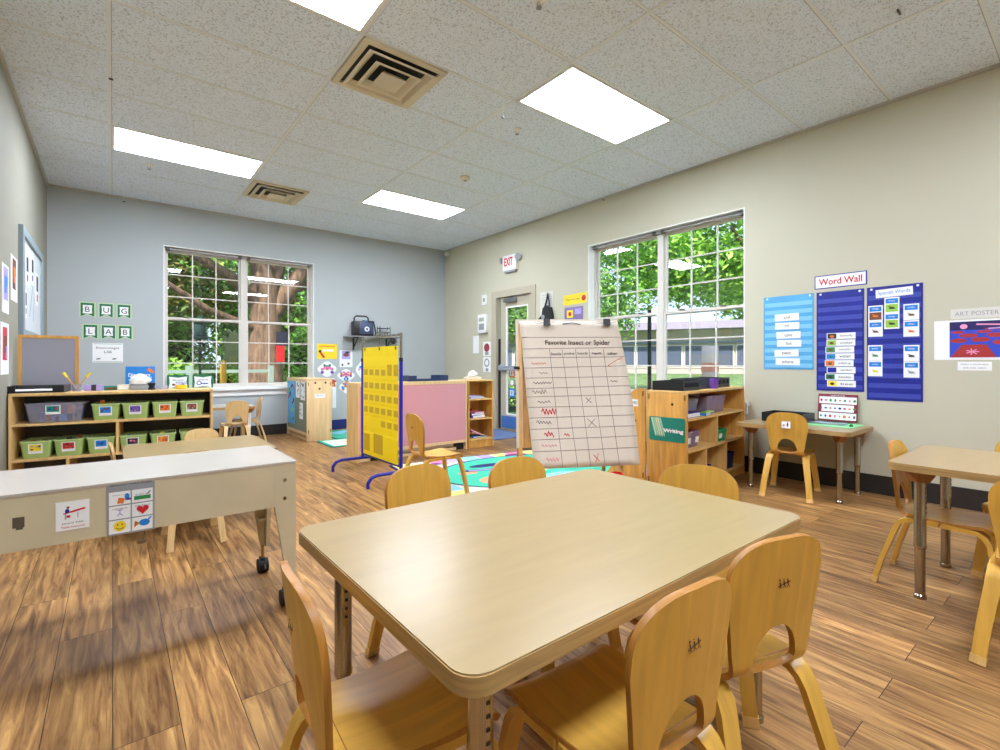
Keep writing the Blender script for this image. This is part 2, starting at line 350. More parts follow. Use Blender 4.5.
mb = MB(); mb.box(a+.01, -.035, .93, b-.02, -.005, 1.0, bev=.008); mb.box(a+.01, -.005, .91, a+.09, .03, 1.02, bev=.005); mb.box(b-.08, -.005, .91, b-.01, .03, 1.02, bev=.005)
struct('push_bar', mb, mat('push_bar_grey', (176, 182, 194), .35, .6), door)
struct('kick_plate', MB().box(a+.02, .024, .03, b-.02, .03, .22), mat('kick_plate_reflection', (66, 112, 178), .35), leaf)  # blue reflection on the plate is painted into its colour
mb = MB(); mb.box(a+.12, -.03, dh-.13, a+.40, .03, dh-.07, bev=.008); mb.tube([(a+.3, -.01, dh-.065), (a+.48, -.05, dh-.062), (a+.62, -.01, dh-.05)], .008, 8)
struct('door_closer', mb, m_steel, door)

# glass stickers on the door
for i, (zz, mm, lab, bt) in enumerate(((.88, m_red, 'red and white square sticker on the door glass, topmost of three', 'square'), (.74, m_grey, 'round grey sticker on the door glass below the red one', 'round'), (.58, m_cyan, 'blue sticker on the door glass, lowest of three', 'blue'))):
    mb = MB(); r = .065
    if bt == 'round': mb.ell(0, 0, r, r, -.001, 0, 24); mb.ell(0, 0, r*.6, r*.6, -.002, 1, 24)
    else: mb.rect(-r, -r, r, r, -.001, 0); mb.rect(-r*.62, -r*.62, r*.62, r*.62, -.002, 1); mb.rect(-r*.2, -r*.5, r*.2, r*.5, -.003, 0)
    tag(mb.build('door_sticker', [mm, m_paper], None, (XR+.0495, DR[1]-a-.13-.12, zz), (0, 0, R(-90))), lab, 'sticker')

# ------------------------------------------------------------------ ceiling lights and vents
m_panel = mat('light_diffuser', (228, 238, 255), .5, emit=PANEL)
def light(x0, y0, label):
    t = thing('ceiling_light', label, 'ceiling light', (x0+.619, y0+.305, ZC-.012), 0, 'recessed ceiling light panels')
    a, b = .585, .275
    mb = MB(); mb.box(-.605, -.293, 0, .605, -b, .010); mb.box(-.605, b, 0, .605, .293, .010); mb.box(-.605, -b, 0, -a, b, .010); mb.box(a, -b, 0, .605, b, .010)
    mb.build('light_frame', m_white, t); MB().box(-a, -b, .002, a, b, .009).build('diffuser', m_panel, t)
light(GX[0], 5.34, 'long glowing ceiling panel at the left, nearest the cream wall')
light(GX[2], 5.34, 'small-looking glowing ceiling panel farthest away, before the blue-grey wall')
light(GX[2], 2.29, 'large glowing ceiling panel above the easel, between the round sprinkler heads')
light(GX[0], 2.29, 'glowing ceiling panel cut off by the top edge, just before the near square vent')
for x, y, l in ((GX[0], -.76, 'glowing ceiling panel behind the viewer on the left'), (GX[2], -.76, 'glowing ceiling panel behind the viewer on the right')): light(x, y, l)
m_vent = mat('vent_beige', (214, 202, 174), .5); m_vdark = mat('vent_shadow', (52, 50, 50), .8)
def vent(cx, cy, label):
    t = thing('ceiling_vent', label, 'vent', (cx, cy, ZC-.02), 0, 'square ceiling vents')
    MB().box(-.295, -.295, .0165, .295, .295, .0185).build('backing', m_vdark, t)
    mb = MB(); o, i = .303, .262
    mb.box(-o, -o, .0, o, -i, .016); mb.box(-o, i, 0, o, o, .016); mb.box(-o, -i, 0, -i, i, .016); mb.box(i, -i, 0, o, i, .016); mb.build('vent_frame', m_vent, t)
    for k, (ro, ri, z) in enumerate(((.250, .0, -.022), (.172, .0, -.030), (.092, .0, -.036))):
        mb = MB(); n = 4
        def ring(r, zz): return [mb.bm.verts.new((sx*r, sy*r, zz)) for sx, sy in ((-1,-1),(1,-1),(1,1),(-1,1))]
        rings = [ring(ro-.050, z+.036), ring(ro, z+.004), ring(ro, z), ring(ro-.022, z+.002), ring(ro-.058, z+.034)] if k < 2 else [ring(ro-.03, z+.034), ring(ro, z+.004), ring(ro, z), ring(.001, z+.003)]
        for A, B in zip(rings, rings[1:]):
            for j in range(4): mb._f([A[j], A[(j+1) % 4], B[(j+1) % 4], B[j]])
        mb.build('louver', m_vent, t, smooth=False)
vent(1.54, 3.21, 'large beige square ceiling vent beside the nearest light panels'); vent(1.535, 6.26, 'smaller-looking square ceiling vent far back, before the blue-grey wall')
def sprinkler(x, y, label):
    t = thing('sprinkler_head', label, 'sprinkler', (x, y, ZC-.005), 0, 'sprinkler heads')
    MB().lathe([(0,.004),(.035,.004),(.035,-.003),(.014,-.008),(.012,-.02),(0,-.02)]).build('escutcheon', m_white, t)
    mb = MB(); mb.tube([(-.012,0,-.018),(-.014,0,-.03),(0,0,-.042)], .0025, 6); mb.tube([(.012,0,-.018),(.014,0,-.03),(0,0,-.042)], .0025, 6); mb.lathe([(0,-.040),(.016,-.042),(.016,-.045),(0,-.045)]); mb.build('deflector', m_steel, t)
sprinkler(2.771, 3.244, 'sprinkler head right beside the large light panel'); sprinkler(1.88, 2.011, 'sprinkler head at the top edge of the picture'); sprinkler(.296, 6.20, 'sprinkler head beyond the long left light panel')
t = thing('smoke_detector', 'small round cream smoke detector on the ceiling', 'smoke detector', (3.041, 4.443, ZC-.004)); MB().lathe([(0,.003),(.055,.003),(.055,-.012),(.04,-.03),(0,-.034)], seg=28).build('housing', mat('detector_cream', (226, 216, 196), .5), t); MB().lathe([(.02,-.0335),(.018,-.040),(0,-.041)], seg=16).build('sensor', m_grey, t)
for x, y, l, lab in ((-.009, 4.281, .09, 'thin white cord with a black clip, nearest the left edge of the ceiling'), (2.242, 2.783, .24, 'longest thin cord with a black clip, by the big light panel'), (.098, 6.784, .26, 'thin cord hanging before the blue-grey wall'), (4.50, 3.709, .13, 'thin cord hanging from the ceiling by the window wall')):
    t = thing('ceiling_hanger', lab, 'cord', (x, y, ZC-.004), 0, 'cords hanging from the ceiling')
    MB().cyl((0,0,0), (0,0,-l), .0015, seg=6).build('cord', m_white, t); MB().box(-.012,-.004,-l-.012,.012,.004,-l, bev=.002).build('clip', m_black, t)
t = thing('ceiling_hook', 'black clip fixed to the ceiling near the top right corner', 'hook', (3.577, .772, ZC-.004)); MB().box(-.03,-.005,-.012,.03,.005,.0, bev=.003).build('clip', m_black, t)
# corner sensor
t = thing('corner_sensor', 'small white box sensor high in the room corner with a cable', 'sensor', (XR-.03, 7.5, 3.0), 0)
MB().box(-.03, -.04, -.02, .03, .04, .04, bev=.006).build('housing', m_white, t); MB().tube([(-.03, .06, -.02), (-.04, .09, -.1), (-.04, .09, -.33)], .006, 6).build('cable', m_lblue2, t)
# ------------------------------------------------------------------ bentwood chair (seat front is +y)
def bake_solid(mb, mats, th):
    me = mb.mesh('shell', mats, smooth=False, fix=False)
    o = bpy.data.objects.new('tmp_shell', me); COL.objects.link(o)
    md = o.modifiers.new('s', 'SOLIDIFY'); md.thickness = th; md.offset = 0; md.use_rim = True; md.material_offset_rim = 1
    b = o.modifiers.new('b', 'BEVEL'); b.width = .002; b.segments = 1; b.limit_method = 'ANGLE'; b.angle_limit = R(50)
    dg = bpy.context.evaluated_depsgraph_get(); dg.update(); r = bpy.data.meshes.new_from_object(o.evaluated_get(dg)); bpy.data.objects.remove(o)
    r.shade_smooth(); r.set_sharp_from_angle(angle=R(40)); return r
def chair_proto(name, mw, me_, motif=True):
    root = thing(name, 'x', 'chair')
    SH = .335
    # seat: grid rows along y with a waterfall front
    def seat_y(t):   # t 0 rear..1 front
        s = -.115 + t*.315
        if s < .135: z = SH - .010*math.sin(math.pi*(s+.115)/.25)
        else:
            a = (s-.135)/.065; ang = a*R(75); return (.135 + .05*math.sin(ang), SH - .05*(1-math.cos(ang)))
        return (s, z)
    mb = MB(); rows = 16; cols = 10; V = []
    for i in range(rows+1):
        t = i/rows; y, z = seat_y(t); hw = .130 + .020*min(1, t*1.5)
        if t > .86: hw -= .03*((t-.86)/.14)**2
        V.append([mb.bm.verts.new((hw*(2*j/cols-1), y, z + .006*abs(2*j/cols-1)**2)) for j in range(cols+1)])
    for i in range(rows):
        for j in range(cols): mb._f([V[i][j], V[i][j+1], V[i+1][j+1], V[i+1][j]])
    o = bpy.data.objects.new('seat', bake_solid(mb, [mw, me_], .014)); COL.objects.link(o); o.parent = root
    # backrest with the arch hole: v runs along the shell from the seat bend upwards
    def prof(v):
        # arc from (y=-.115,z=SH) bending up with radius .045 then leaning back
        Rb = .05; lean = R(84); La = Rb*lean
        if v < La: a = v/Rb; return (-.115 - Rb*math.sin(a), SH + Rb*(1-math.cos(a)))
        y = -.115 - Rb*math.sin(lean); z = SH + Rb*(1-math.cos(lean)); d = v-La
        return (y - d*math.cos(lean) + .10*max(0, d-.05)**2 * -.6, z + d*math.sin(lean))
    Lt = .354; hb, ht = .038, .152        # hole bottom / top along v
    def outer(v):
        w = .108 + .031*min(1, max(0, (v-.03)/.20))**1.0
        if v < .03: w = .130 - .022*(v/.03)
        rt = .092
        if v > Lt-rt: q = (v-(Lt-rt))/rt; w = w*(max(0, 1-q**2.3))**(1/2.8)
        return w
    def hole(v):
        if v <= hb or v >= ht: return 0
        q = (v-hb)/(ht-hb)
        if q < .22: return .066*math.sqrt(max(0, 1-((.22-q)/.22)**2))
        return .066*math.sqrt(max(0, 1-((q-.22)/.78)**2))
    vs = [0, .012, .024, hb] + [hb+(ht-hb)*(.5-.5*math.cos(math.pi*i/14)) for i in range(1, 14)] + [ht] + [ht+(.25-ht)*i/5 for i in range(1, 6)] + [.25+.104*math.sin(math.pi/2*i/22) for i in range(1, 23)]
    mb = MB(); no, ni = 4, 6; rowsV = []
    for v in vs:
        v = min(v, Lt-.0004); y, z = prof(v); w = max(outer(v), .012); h = hole(v)
        if v <= hb: hh = .066*(1 - (v/hb)**3) if v < hb else 0
        elif v >= ht: hh = .066*min(1, ((v-ht)/.03)**.5) if v > ht else 0
        else: hh = h
        hh = min(hh, w*.8); hh = max(hh, .0005)
        row = []
        for j in range(no): row.append(-w + (w-hh)*j/no)
        for j in range(ni+1): row.append(-hh + 2*hh*j/ni)
        for j in range(1, no+1): row.append(hh + (w-hh)*j/no)
        rowsV.append([mb.bm.verts.new((x, y + .020*(x/.155)**2*min(1, v/.08), z)) for x in row])
    for i in range(len(vs)-1):
        vm = (vs[i]+vs[i+1])/2; n = len(rowsV[0])
        for j in range(n-1):
            if hb < vm < ht and no <= j < no+ni: continue
            mb._f([rowsV[i][j], rowsV[i][j+1], rowsV[i+1][j+1], rowsV[i+1][j]])
    bmesh.ops.remove_doubles(mb.bm, verts=mb.bm.verts, dist=.0012)
    o = bpy.data.objects.new('backrest', bake_solid(mb, [mw, me_], .014)); COL.objects.link(o); o.parent = root
    if motif:
        mk = MB(); y, z = prof(.25)
        mk.line(-.019, -.005, .019, .002, .0022, 0, 0)
        for k in (-1, 0, 1): mk.ell(k*.012, k*.002, .0026, .0065, 0, 0, 8); mk.line(k*.012-.004, -.010, k*.012, -.004, .0018, 0, 0); mk.line(k*.012+.004, -.010, k*.012, -.004, .0018, 0, 0); mk.ell(k*.012, .010+k*.002, .0026, .0026, 0, 0, 8)
        mk.build('burned_emblem', mat('burnt_mark', (84, 50, 26), .7), o, (0, y-.0092, z), (R(-6.5), 0, 0))
    for sx in (-1, 1):
        for sy in (-1, 1):
            p = [(sx*.118, sy*.005, SH-.016), (sx*.120, sy*.095, SH-.017), (sx*.122, sy*.124, SH-.022), (sx*.124, sy*.143, SH-.036), (sx*.128, sy*.156, SH-.060), (sx*.148, sy*(.204 if sy < 0 else .186), .12), (sx*.160, sy*(.234 if sy < 0 else .204), .0)]
            mb = MB(); mb.strip(p, lambda t: .056-.018*t, .019, up=(1, 0, 0)); lg = mb.build('leg', [me_ if False else mw], root)
            d = (Vector(p[-1])-Vector(p[-2])).normalized(); q = Vector(p[-1]); q0 = q - d*.028
            MB().sweep([q0, q + Vector((0,0,.0005))], lambda i, n: [(-.0215, -.012), (.0215, -.012), (.0215, .012), (-.0215, .012)], up=(1,0,0)).build('foot_cap', m_shelf2d if mw is m_chair else mw, lg)
    return root
CH = chair_proto('child_chair', m_chair, m_chair_edge); CHL = chair_proto('small_chair', m_chairL, m_chairL_edge, False)
_used = set()
def chair(x, y, az, label, group, proto=None, sc=1.0):
    proto = proto or CH
    r = proto if proto.name not in _used else copy_tree(proto)
    _used.add(proto.name); r.location = (x, y, 0); r.rotation_euler = (0, 0, R(-az)); r.scale = (sc, sc, sc); r['label'] = label; r['group'] = group; return r
g = 'birch chairs around the big table'
chair(.448, .925, 94, 'birch chair at the left end of the big front table, facing right', g)
chair(.797, .640, 4, 'birch chair nearest the viewer, its seat shaded under the front table edge', g)
chair(1.213, .634, 17, 'birch chair at the right of the two near ones, arched opening over bare floor', g)
chair(.90, 1.425, 176, 'birch chair behind the big table on the left, closest to the yellow chart', g)
chair(1.26, 1.31, 184, 'birch chair behind the big table, left of the paper chart easel', g)
chair(1.54, .878, 243, 'birch chair at the right rear of the big table before the writing shelf', g)
chair(1.96, 3.28, 92, 'birch chair standing alone beside the yellow chart and pink panel', 'birch chairs standing apart')
wc = chair(4.24, 1.60, 78, 'birch chair with a small picture label on its back, at the wall desk', 'birch chairs standing apart')
mb = MB(); mb.box(-.030, -.0035, -.026, .030, -.0022, .026); mb.ell(-.014, -.004, .006, .008, -.0045, 1, 10); mb.rect(.006, -.012, .016, .012, -.0045, 2); mb.ell(.011, .016, .005, .005, -.0045, 3, 10)
mb.build('name_sticker', [m_paper, m_orange, m_dark, m_red], wc, (0, -.2005, .565), (R(-6.5), 0, 0))
g = 'birch chairs at the right hand table'
chair(3.01, .475, 180, 'birch chair seen side on, tucked under the far side of the right table', g)
chair(2.575, .13, 90, 'birch chair cut off by the right picture edge, closest to the viewer', g)
chair(3.50, .25, 270, 'birch chair mostly hidden beyond the right table, beside the wall', g)
g = 'small pale chairs'
chair(.376, 3.41, 0, 'small pale chair between the white table and the low wooden table', g, CHL, .82)
chair(.145, 3.92, 90, 'small pale chair at the left end of the low wooden table', g, CHL, .82)
chair(.53, 4.17, 180, 'small pale chair beyond the low wooden table, before the basket shelf', g, CHL, .82)
chair(1.16, 6.64, 0, 'small pale chair with arched back in front of the window table', g, CHL, .9)
chair(1.36, 7.0, 270, 'small pale chair seen side on, at the right end of the window table', g, CHL, .9)

# ------------------------------------------------------------------ tables
def table(x0, y0, x1, y1, h, label, group=None, inx=.10, iny=.10, top=m_table, lt=.032, rr_=.045, legm=None, r=.019):
    cx, cy = (x0+x1)/2, (y0+y1)/2; t = thing('classroom_table', label, 'table', (cx, cy, 0), 0, group); w, d = (x1-x0)/2, (y1-y0)/2
    mb = MB(); mb.prism(rr(-w, -d, w, d, rr_, 6), h-lt, h-.003, m=1); mb.prism(rr(-w+.002, -d+.002, w-.002, d-.002, rr_, 6), h-.003, h, m=0); mb.build('tabletop', [top, m_tedge], t)
    legm = legm or m_chrome
    for sx in (-1, 1):
        for sy in (-1, 1):
            X, Y = sx*(w-inx), sy*(d-iny)
            mb = MB(); mb.lathe([(0, h-lt), (r+.003, h-lt), (r+.003, .24), (r+.0045, .235), (r+.0045, .225), (r, .22), (r, .02), (r+.004, .015), (r+.004, 0), (0, 0)], seg=18)
            for q in range(7): mb.box(-.0035, -r-.0042, h-.09-q*.022, .0035, -r-.002, h-.084-q*.022, 1)
            lg = mb.build('leg', [legm, m_dark], t, (X, Y, 0))
            mb = MB(); mb.prism([(-.07, h-lt), (.07, h-lt), (.05, h-lt-.022), (r+.006, h-lt-.055), (-r-.006, h-lt-.055), (-.05, h-lt-.022)], -.022, .022, 'y'); mb.build('leg_bracket', m_bracket, lg, (0, 0, 0), (0, 0, R(45*sx*sy)))
    return t
table(.38, .55, 1.565, 1.36, .60, 'large pale maple table in the foreground, chairs on all sides', inx=.095, iny=.10)
table(2.70, -.58, 3.43, .63, .60, 'maple table at the right picture edge beside the wall')
table(4.12, 1.17, 4.73, 1.99, .54, 'narrow maple desk against the right wall under the blue charts', inx=.10, iny=.09)
table(.05, 3.42, .86, 4.18, .48, 'low wooden table behind the white table, before the basket shelf', inx=.08, iny=.08, r=.016)
table(.80, 6.72, 1.42, 7.30, .50, 'little white topped table in front of the back window', top=m_whitetop, inx=.07, iny=.07, r=.016, legm=m_white)

# ------------------------------------------------------------------ white sensory table (x -.55.. .61, y 2.18..2.67)
t = thing('sensory_table', 'long white topped table with deep tan sides, on black casters', 'table', (.03, 2.425, 0)); w, d, h = .585, .245, .622
MB().prism([(x, y) for x, y in rr(-w-.004, -d-.004, w+.004, d+.004, .012, 3)], h-.010, h).build('lid', m_whitetop, t)
mb = MB(); mb.box(-w+.085, -d, .437, w-.085, -d+.016, h-.010); mb.build('front_panel', m_cream, t)
mb = MB(); mb.box(-w+.085, d-.016, .437, w-.085, d, h-.010); mb.build('rear_panel', m_cream, t)
mb = MB(); mb.box(-w+.012, -d+.016, .46, w-.012, d-.016, .475); mb.build('basin_floor', m_cream, t)
for sx in (-1, 1): MB().box(sx*w, -d+.016, .437, sx*(w-.016), d-.016, h-.010).build('end_panel', m_cream, t)
for sx in (-1, 1):
    for sy in (-1, 1):
        mb = MB(); P = [(sx*w, h-.010), (sx*(w-.085), h-.010), (sx*(w-.085), .437), (sx*(w-.035), .125), (sx*w, .125)]
        mb.prism(P, sy*(d+.001), sy*(d-.018), 'y')
        Q = [(sy*(d-.018), .437), (sy*(d-.085), .437), (sy*(d-.05), .125), (sy*(d-.018), .125)]
        mb.prism(Q, sx*w, sx*(w-.018), 'x'); mb.box(sx*(w-.018), sy*(d-.018), .26, sx*(w-.05), sy*(d-.06), .27)
        lg = mb.build('leg', m_cream, t)
        X, Y = sx*(w-.030), sy*(d-.035)
        MB().cyl((X, Y, .13), (X, Y, .07), .008, seg=10).build('caster_stem', m_brass, lg)
        mb = MB(); mb.cyl((X-.022, Y, .034), (X+.022, Y, .034), .034, seg=24); mb.box(X-.012, Y-.02, .05, X+.012, Y+.026, .075, bev=.006); mb.cyl((X, Y-.03, .045), (X, Y-.055, .03), .006, seg=8)
        mb.build('caster', m_rubber, lg)
        for z in ((.545, .468) if sy < 0 else ()): MB().lathe([(0, .004), (.006, .003), (.008, 0)], seg=12).build('bolt', m_chrome, lg, (sx*(w-.045), sy*(d+.001), z), (R(90), 0, 0))
mb = MB(); mb.rect(-.28, .512, -.252, .546, -d-.0015, 0); mb.rect(-.272, .506, -.256, .512, -d-.0015, 0); mb.build('worn_patch', mat('worn_brown', (92, 80, 62), .8), t)
# posters taped on its front
mb = MB(); mb.box(-.043, -.002, -.048, .043, 0, .048)
y = -.003
mb.line(-.006, .012, .032, .02, .006, y, 1); mb.line(-.024, .008, -.006, .012, .004, y, 1); mb.ell(-.014, .016, .006, .008, y, 2, 10); mb.ell(-.012, .028, .004, .004, y, 3, 10); mb.rect(-.02, -.012, -.017, .008, y, 4); mb.rect(.012, -.008, .014, .008, y, 4); mb.rect(-.016, -.006, -.006, .002, y, 1)
pt = tag(mb.build('taped_poster', [m_paper, m_red, m_blue, m_brown, m_grey], None, (-.105, 2.18-.0015, .528), (0, R(0), 0)), 'small square sign with a red and blue table picture, taped on tan panel', 'poster')
text('Sensory Table', .007, m_ink, pt, 0, -.003, -.025, .055); text('Tabla sensorial', .007, m_redink, pt, 0, -.003, -.037, .06)
mb = MB(); mb.box(-.068, -.002, -.093, .068, 0, .093)
y = -.003
for r_ in range(3):
    for c_ in range(2): x0 = -.062+c_*.064; z0 = -.087+r_*.050; mb.rect(x0, z0, x0+.060, z0+.046, y, 1)
y = -.004
mb.poly([(-.040, .018), (-.022, .016), (-.018, .034), (-.036, .038)], y, 2); mb.ell(-.012, .040, .007, .011, y, 3, 10); mb.ell(-.008, .030, .010, .004, y, 8, 10)
mb.rect(.008, .022, .056, .036, y, 4); mb.line(.046, .04, .056, .05, .003, y, 7)
mb.poly([(.033 + .018*math.sin(a)**3*1.0, -.014 + .0011*(13*math.cos(a)-5*math.cos(2*a)-2*math.cos(3*a)-math.cos(4*a))) for a in [2*math.pi*i/28 for i in range(28)]], y, 5)
for a, b in (((-.032, .0), (-.032, -.018)), ((-.040, -.006), (-.024, -.006)), ((-.032, -.018), (-.040, -.026)), ((-.032, -.018), (-.024, -.026))): mb.line(*a, *b, .003, y, 9)
mb.ell(-.032, -.062, .018, .018, y, 6, 24); mb.ell(.038, -.062, .016, .012, y, 3, 16); mb.poly([(.010, -.052), (.024, -.062), (.008, -.076)], y, 2); mb.poly([(.014, -.06), (.026, -.064), (.014, -.07)], y, 6); mb.line(.048, -.054, .058, -.044, .005, y, 3)
y = -.005
mb.ell(-.038, -.057, .002, .003, y, 7, 8); mb.ell(-.026, -.057, .002, .003, y, 7, 8)
for i in range(6): a = R(200+140*i/6); b = R(200+140*(i+1)/6); mb.line(-.032+.011*math.cos(a), -.063+.009*math.sin(a), -.032+.011*math.cos(b), -.063+.009*math.sin(b), .002, y, 7)
pt = tag(mb.build('taped_poster', [m_grey, m_paper, m_orange, m_cyan, m_green, m_red, m_yel, m_dark, m_purple, m_lav], None, (.052, 2.18-.0015, .528)), 'taped rules poster of six pictures with a heart and smiley face', 'poster')
text('SENSORY TABLE RULES', .007, m_ink, pt, 0, -.003, .083, .118)
for x, z, s in ((-.032, .051, 'share toys'), (.033, .045, 'in the bin'), (-.032, .004, 'clean hands'), (.033, .005, 'be kind')): text(s, .0045, m_ink, pt, x, -.0045, z-.004, .042)

# ------------------------------------------------------------------ shelf unit with green baskets
def unit(name, label, cat, loc, rz, w, d, h, mw, shelves, dividers, back=True, group=None, th=.018, plinth=.07, me_=None):
    """front faces -y, origin at the front left corner on the floor; dividers: list of (x, z0, z1)"""
    t = thing(name, label, cat, loc, rz, group); me_ = me_ or mw
    MB().box(0, 0, h-.022, w, d, h, bev=.004).build('top_board', me_, t)
    for x in (0, w-th): MB().box(x, .0, 0, x+th, d, h-.022, bev=.002).build('side_panel', mw, t)
    for z in shelves: MB().box(th, .004, z-th, w-th, d-.006, z).build('shelf_board', me_, t)
    for x, a, b in dividers: MB().box(x-th/2, .006, a, x+th/2, d-.008, b-th).build('divider', me_, t)
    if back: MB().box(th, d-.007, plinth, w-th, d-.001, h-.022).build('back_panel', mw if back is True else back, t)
    MB().box(th, .02, 0, w-th, .036, min(plinth, shelves[-1]-th)).build('plinth', mw, t)
    return t
SX, SY, SA = -.555, 4.87, -6
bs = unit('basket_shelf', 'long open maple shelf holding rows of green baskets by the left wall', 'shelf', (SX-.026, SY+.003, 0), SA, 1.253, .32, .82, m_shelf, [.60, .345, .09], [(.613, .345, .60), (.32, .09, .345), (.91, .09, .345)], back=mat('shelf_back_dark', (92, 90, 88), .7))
def on_shelf(x, y, z):     # local shelf coords to world
    a = R(SA); return (SX + x*math.cos(a) - y*math.sin(a), SY + x*math.sin(a) + y*math.cos(a), z)
def basket_proto(name, w, d, h, mbody, mrim):
    t = thing(name, 'x', 'basket'); rt = .82
    mb = MB(); n = 5
    def ring(hw, hd, z): return [mb.bm.verts.new((x, y, z)) for x, y in rr(-hw, -hd, hw, hd, .016, n)]
    rs = [ring(w/2*.80, d/2*.84, .0), ring(w/2*.83, d/2*.86, .004), ring(w/2*.95, d/2*.96, h-.006), ring(w/2*.95-.003, d/2*.96-.003, h-.006), ring(w/2*.83-.003, d/2*.86-.003, .006)]
    for A, B in zip(rs, rs[1:]):
        for j in range(len(A)): mb._f([A[j], A[(j+1) % len(A)], B[(j+1) % len(A)], B[j]])
    mb._f(rs[0][::-1]); mb._f(rs[-1]); mb.build('basket_body', mbody, t)
    mb = MB()
    def r2(hw, hd, z): return [mb.bm.verts.new((x, y, z)) for x, y in rr(-hw, -hd, hw, hd, .018, n)]
    rs = [r2(w/2*.95, d/2*.96, h-.010), r2(w/2, d/2, h-.010), r2(w/2, d/2, h), r2(w/2*.95-.004, d/2*.96-.004, h), r2(w/2*.95-.004, d/2*.96-.004, h-.010)]
    for A, B in zip(rs, rs[1:]):
        for j in range(len(A)): mb._f([A[j], A[(j+1) % len(A)], B[(j+1) % len(A)], B[j]])
    mb.build('rim', mrim, t); return t
bk = basket_proto('green_basket', .178, .26, .125, m_basket, mat('green_rim', (186, 212, 140), .45))
pals = [(m_cyan, m_blue, m_brown), (m_purple, m_grey, m_dark), (m_orange, m_brown, m_red), (m_brown, m_grey, m_orange), (m_yel, m_dark, m_grey), (m_red, m_green, m_dark), (m_cyan, m_teal, m_blue), (m_dark, m_brown, m_pink), (m_orange, m_brown, m_yel), (m_green, m_dark, m_brown)]
def label_card(parent, x, y, z, w, h, pal, tilt, rnd):
    mb = MB(); mb.box(-w/2, -.0015, -h/2, w/2, 0, h/2, 0); mb.rect(-w*.42, -h*.22, w*.42, h*.42, -.002, 1)
    for k in range(6): mb.ell(rnd.uniform(-.33, .33)*w, rnd.uniform(-.10, .3)*h, w*rnd.uniform(.05, .12), h*rnd.uniform(.05, .12), -.0024-k*.0001, 2+k % 2, 7)
    return mb.build('picture_label', [m_paper]+list(pal), parent, (x, y, z), (tilt, 0, 0))
cont = [m_dark, m_orange, m_red, m_cyan, m_yel, m_brown, m_green]
row1 = [(.515, .60), (.700, .60), (.885, .60), (1.080, .60)]; row2 = [(.115, .345), (.300, .345), (.480, .345), (.685, .345), (.875, .345), (1.075, .345)]
names1 = ['green basket on the upper shelf beside the clear bin, blue picture label', 'green basket on the upper shelf, second of four, purple picture label', 'green basket on the upper shelf, third of four, orange picture label', 'green basket on the upper shelf at its right end, grey brown label']
names2 = ['green basket at the left end of the lower shelf, yellow and dark label', 'green basket second from left on the lower shelf, red and green label', 'green basket on the lower shelf with a turquoise picture label, left of the divider', 'green basket on the lower shelf just right of the divider', 'green basket second from right on the lower shelf, orange label', 'green basket at the right end of the lower shelf']
rnd = random.Random(4)
for i, ((x, z), nm) in enumerate(zip(row1+row2, names1+names2)):
    b = bk if i == 0 else None
    if b is None:
        b = bk.copy(); COL.objects.link(b)
        for ch in [c for c in bk.children if c.name.startswith(('basket_body', 'rim'))]: c = ch.copy(); COL.objects.link(c); c.parent = b
    b.location = on_shelf(x, .145, z); b.rotation_euler = (0, 0, R(SA + rnd.uniform(-3, 3))); b['label'] = nm; b['group'] = 'green baskets on the shelf'
    label_card(b, 0, -.120, .070, .078, .072, pals[i], R(6), rnd)
    mb = MB()
    for k in range(16):
        a, c, s = rnd.uniform(-.055, .055), rnd.uniform(-.09, .09), rnd.uniform(.010, .018)
        mb.box(a-s, c-s, .075, a+s, c+s, rnd.uniform(.095, .118), k % 7, bev=.003, seg=1)
    o = mb.build('small_toys', cont, None, on_shelf(x, .145, z), (0, 0, R(SA))); tag(o, 'jumble of small toys filling the '+nm.split(',')[0], 'toys', 'toys in the green baskets', 'stuff')
# clear bin
t = basket_proto('clear_bin', .345, .27, .145, m_clear, m_clear); t.location = on_shelf(.22, .145, .60); t.rotation_euler = (0, 0, R(SA)); tag(t, 'wide clear plastic bin at the left end of the upper shelf', 'bin')
label_card(t, -.01, -.130, .095, .085, .068, (m_teal, m_red, m_blue), R(5), rnd)
mb = MB()
for k in range(26):
    a, c, s = rnd.uniform(-.12, .12), rnd.uniform(-.09, .09), rnd.uniform(.012, .026); zz = rnd.uniform(.006, .10)
    mb.box(a-s, c-s, .006, a+s, c+s, zz+.03, k % 5, bev=.004, seg=1)
tag(mb.build('bin_toys', [m_lav, m_orange, m_grey, m_lblue, m_dark], None, on_shelf(.22, .145, .60), (0, 0, R(SA))), 'mixed toys seen through the wide clear bin', 'toys', None, 'stuff')
for x, mm, nm in ((.485, m_orange, 'orange block lying on top of the toys in the first upper basket'), (.35, m_brown, 'tan block poking out of the second lower basket')):
    z = .722 if x == .485 else .466
    tag(MB().box(-.014, -.014, 0, .014, .014, .026, bev=.003).build('toy_block', mm, None, on_shelf(x, .11, z)), nm, 'block')
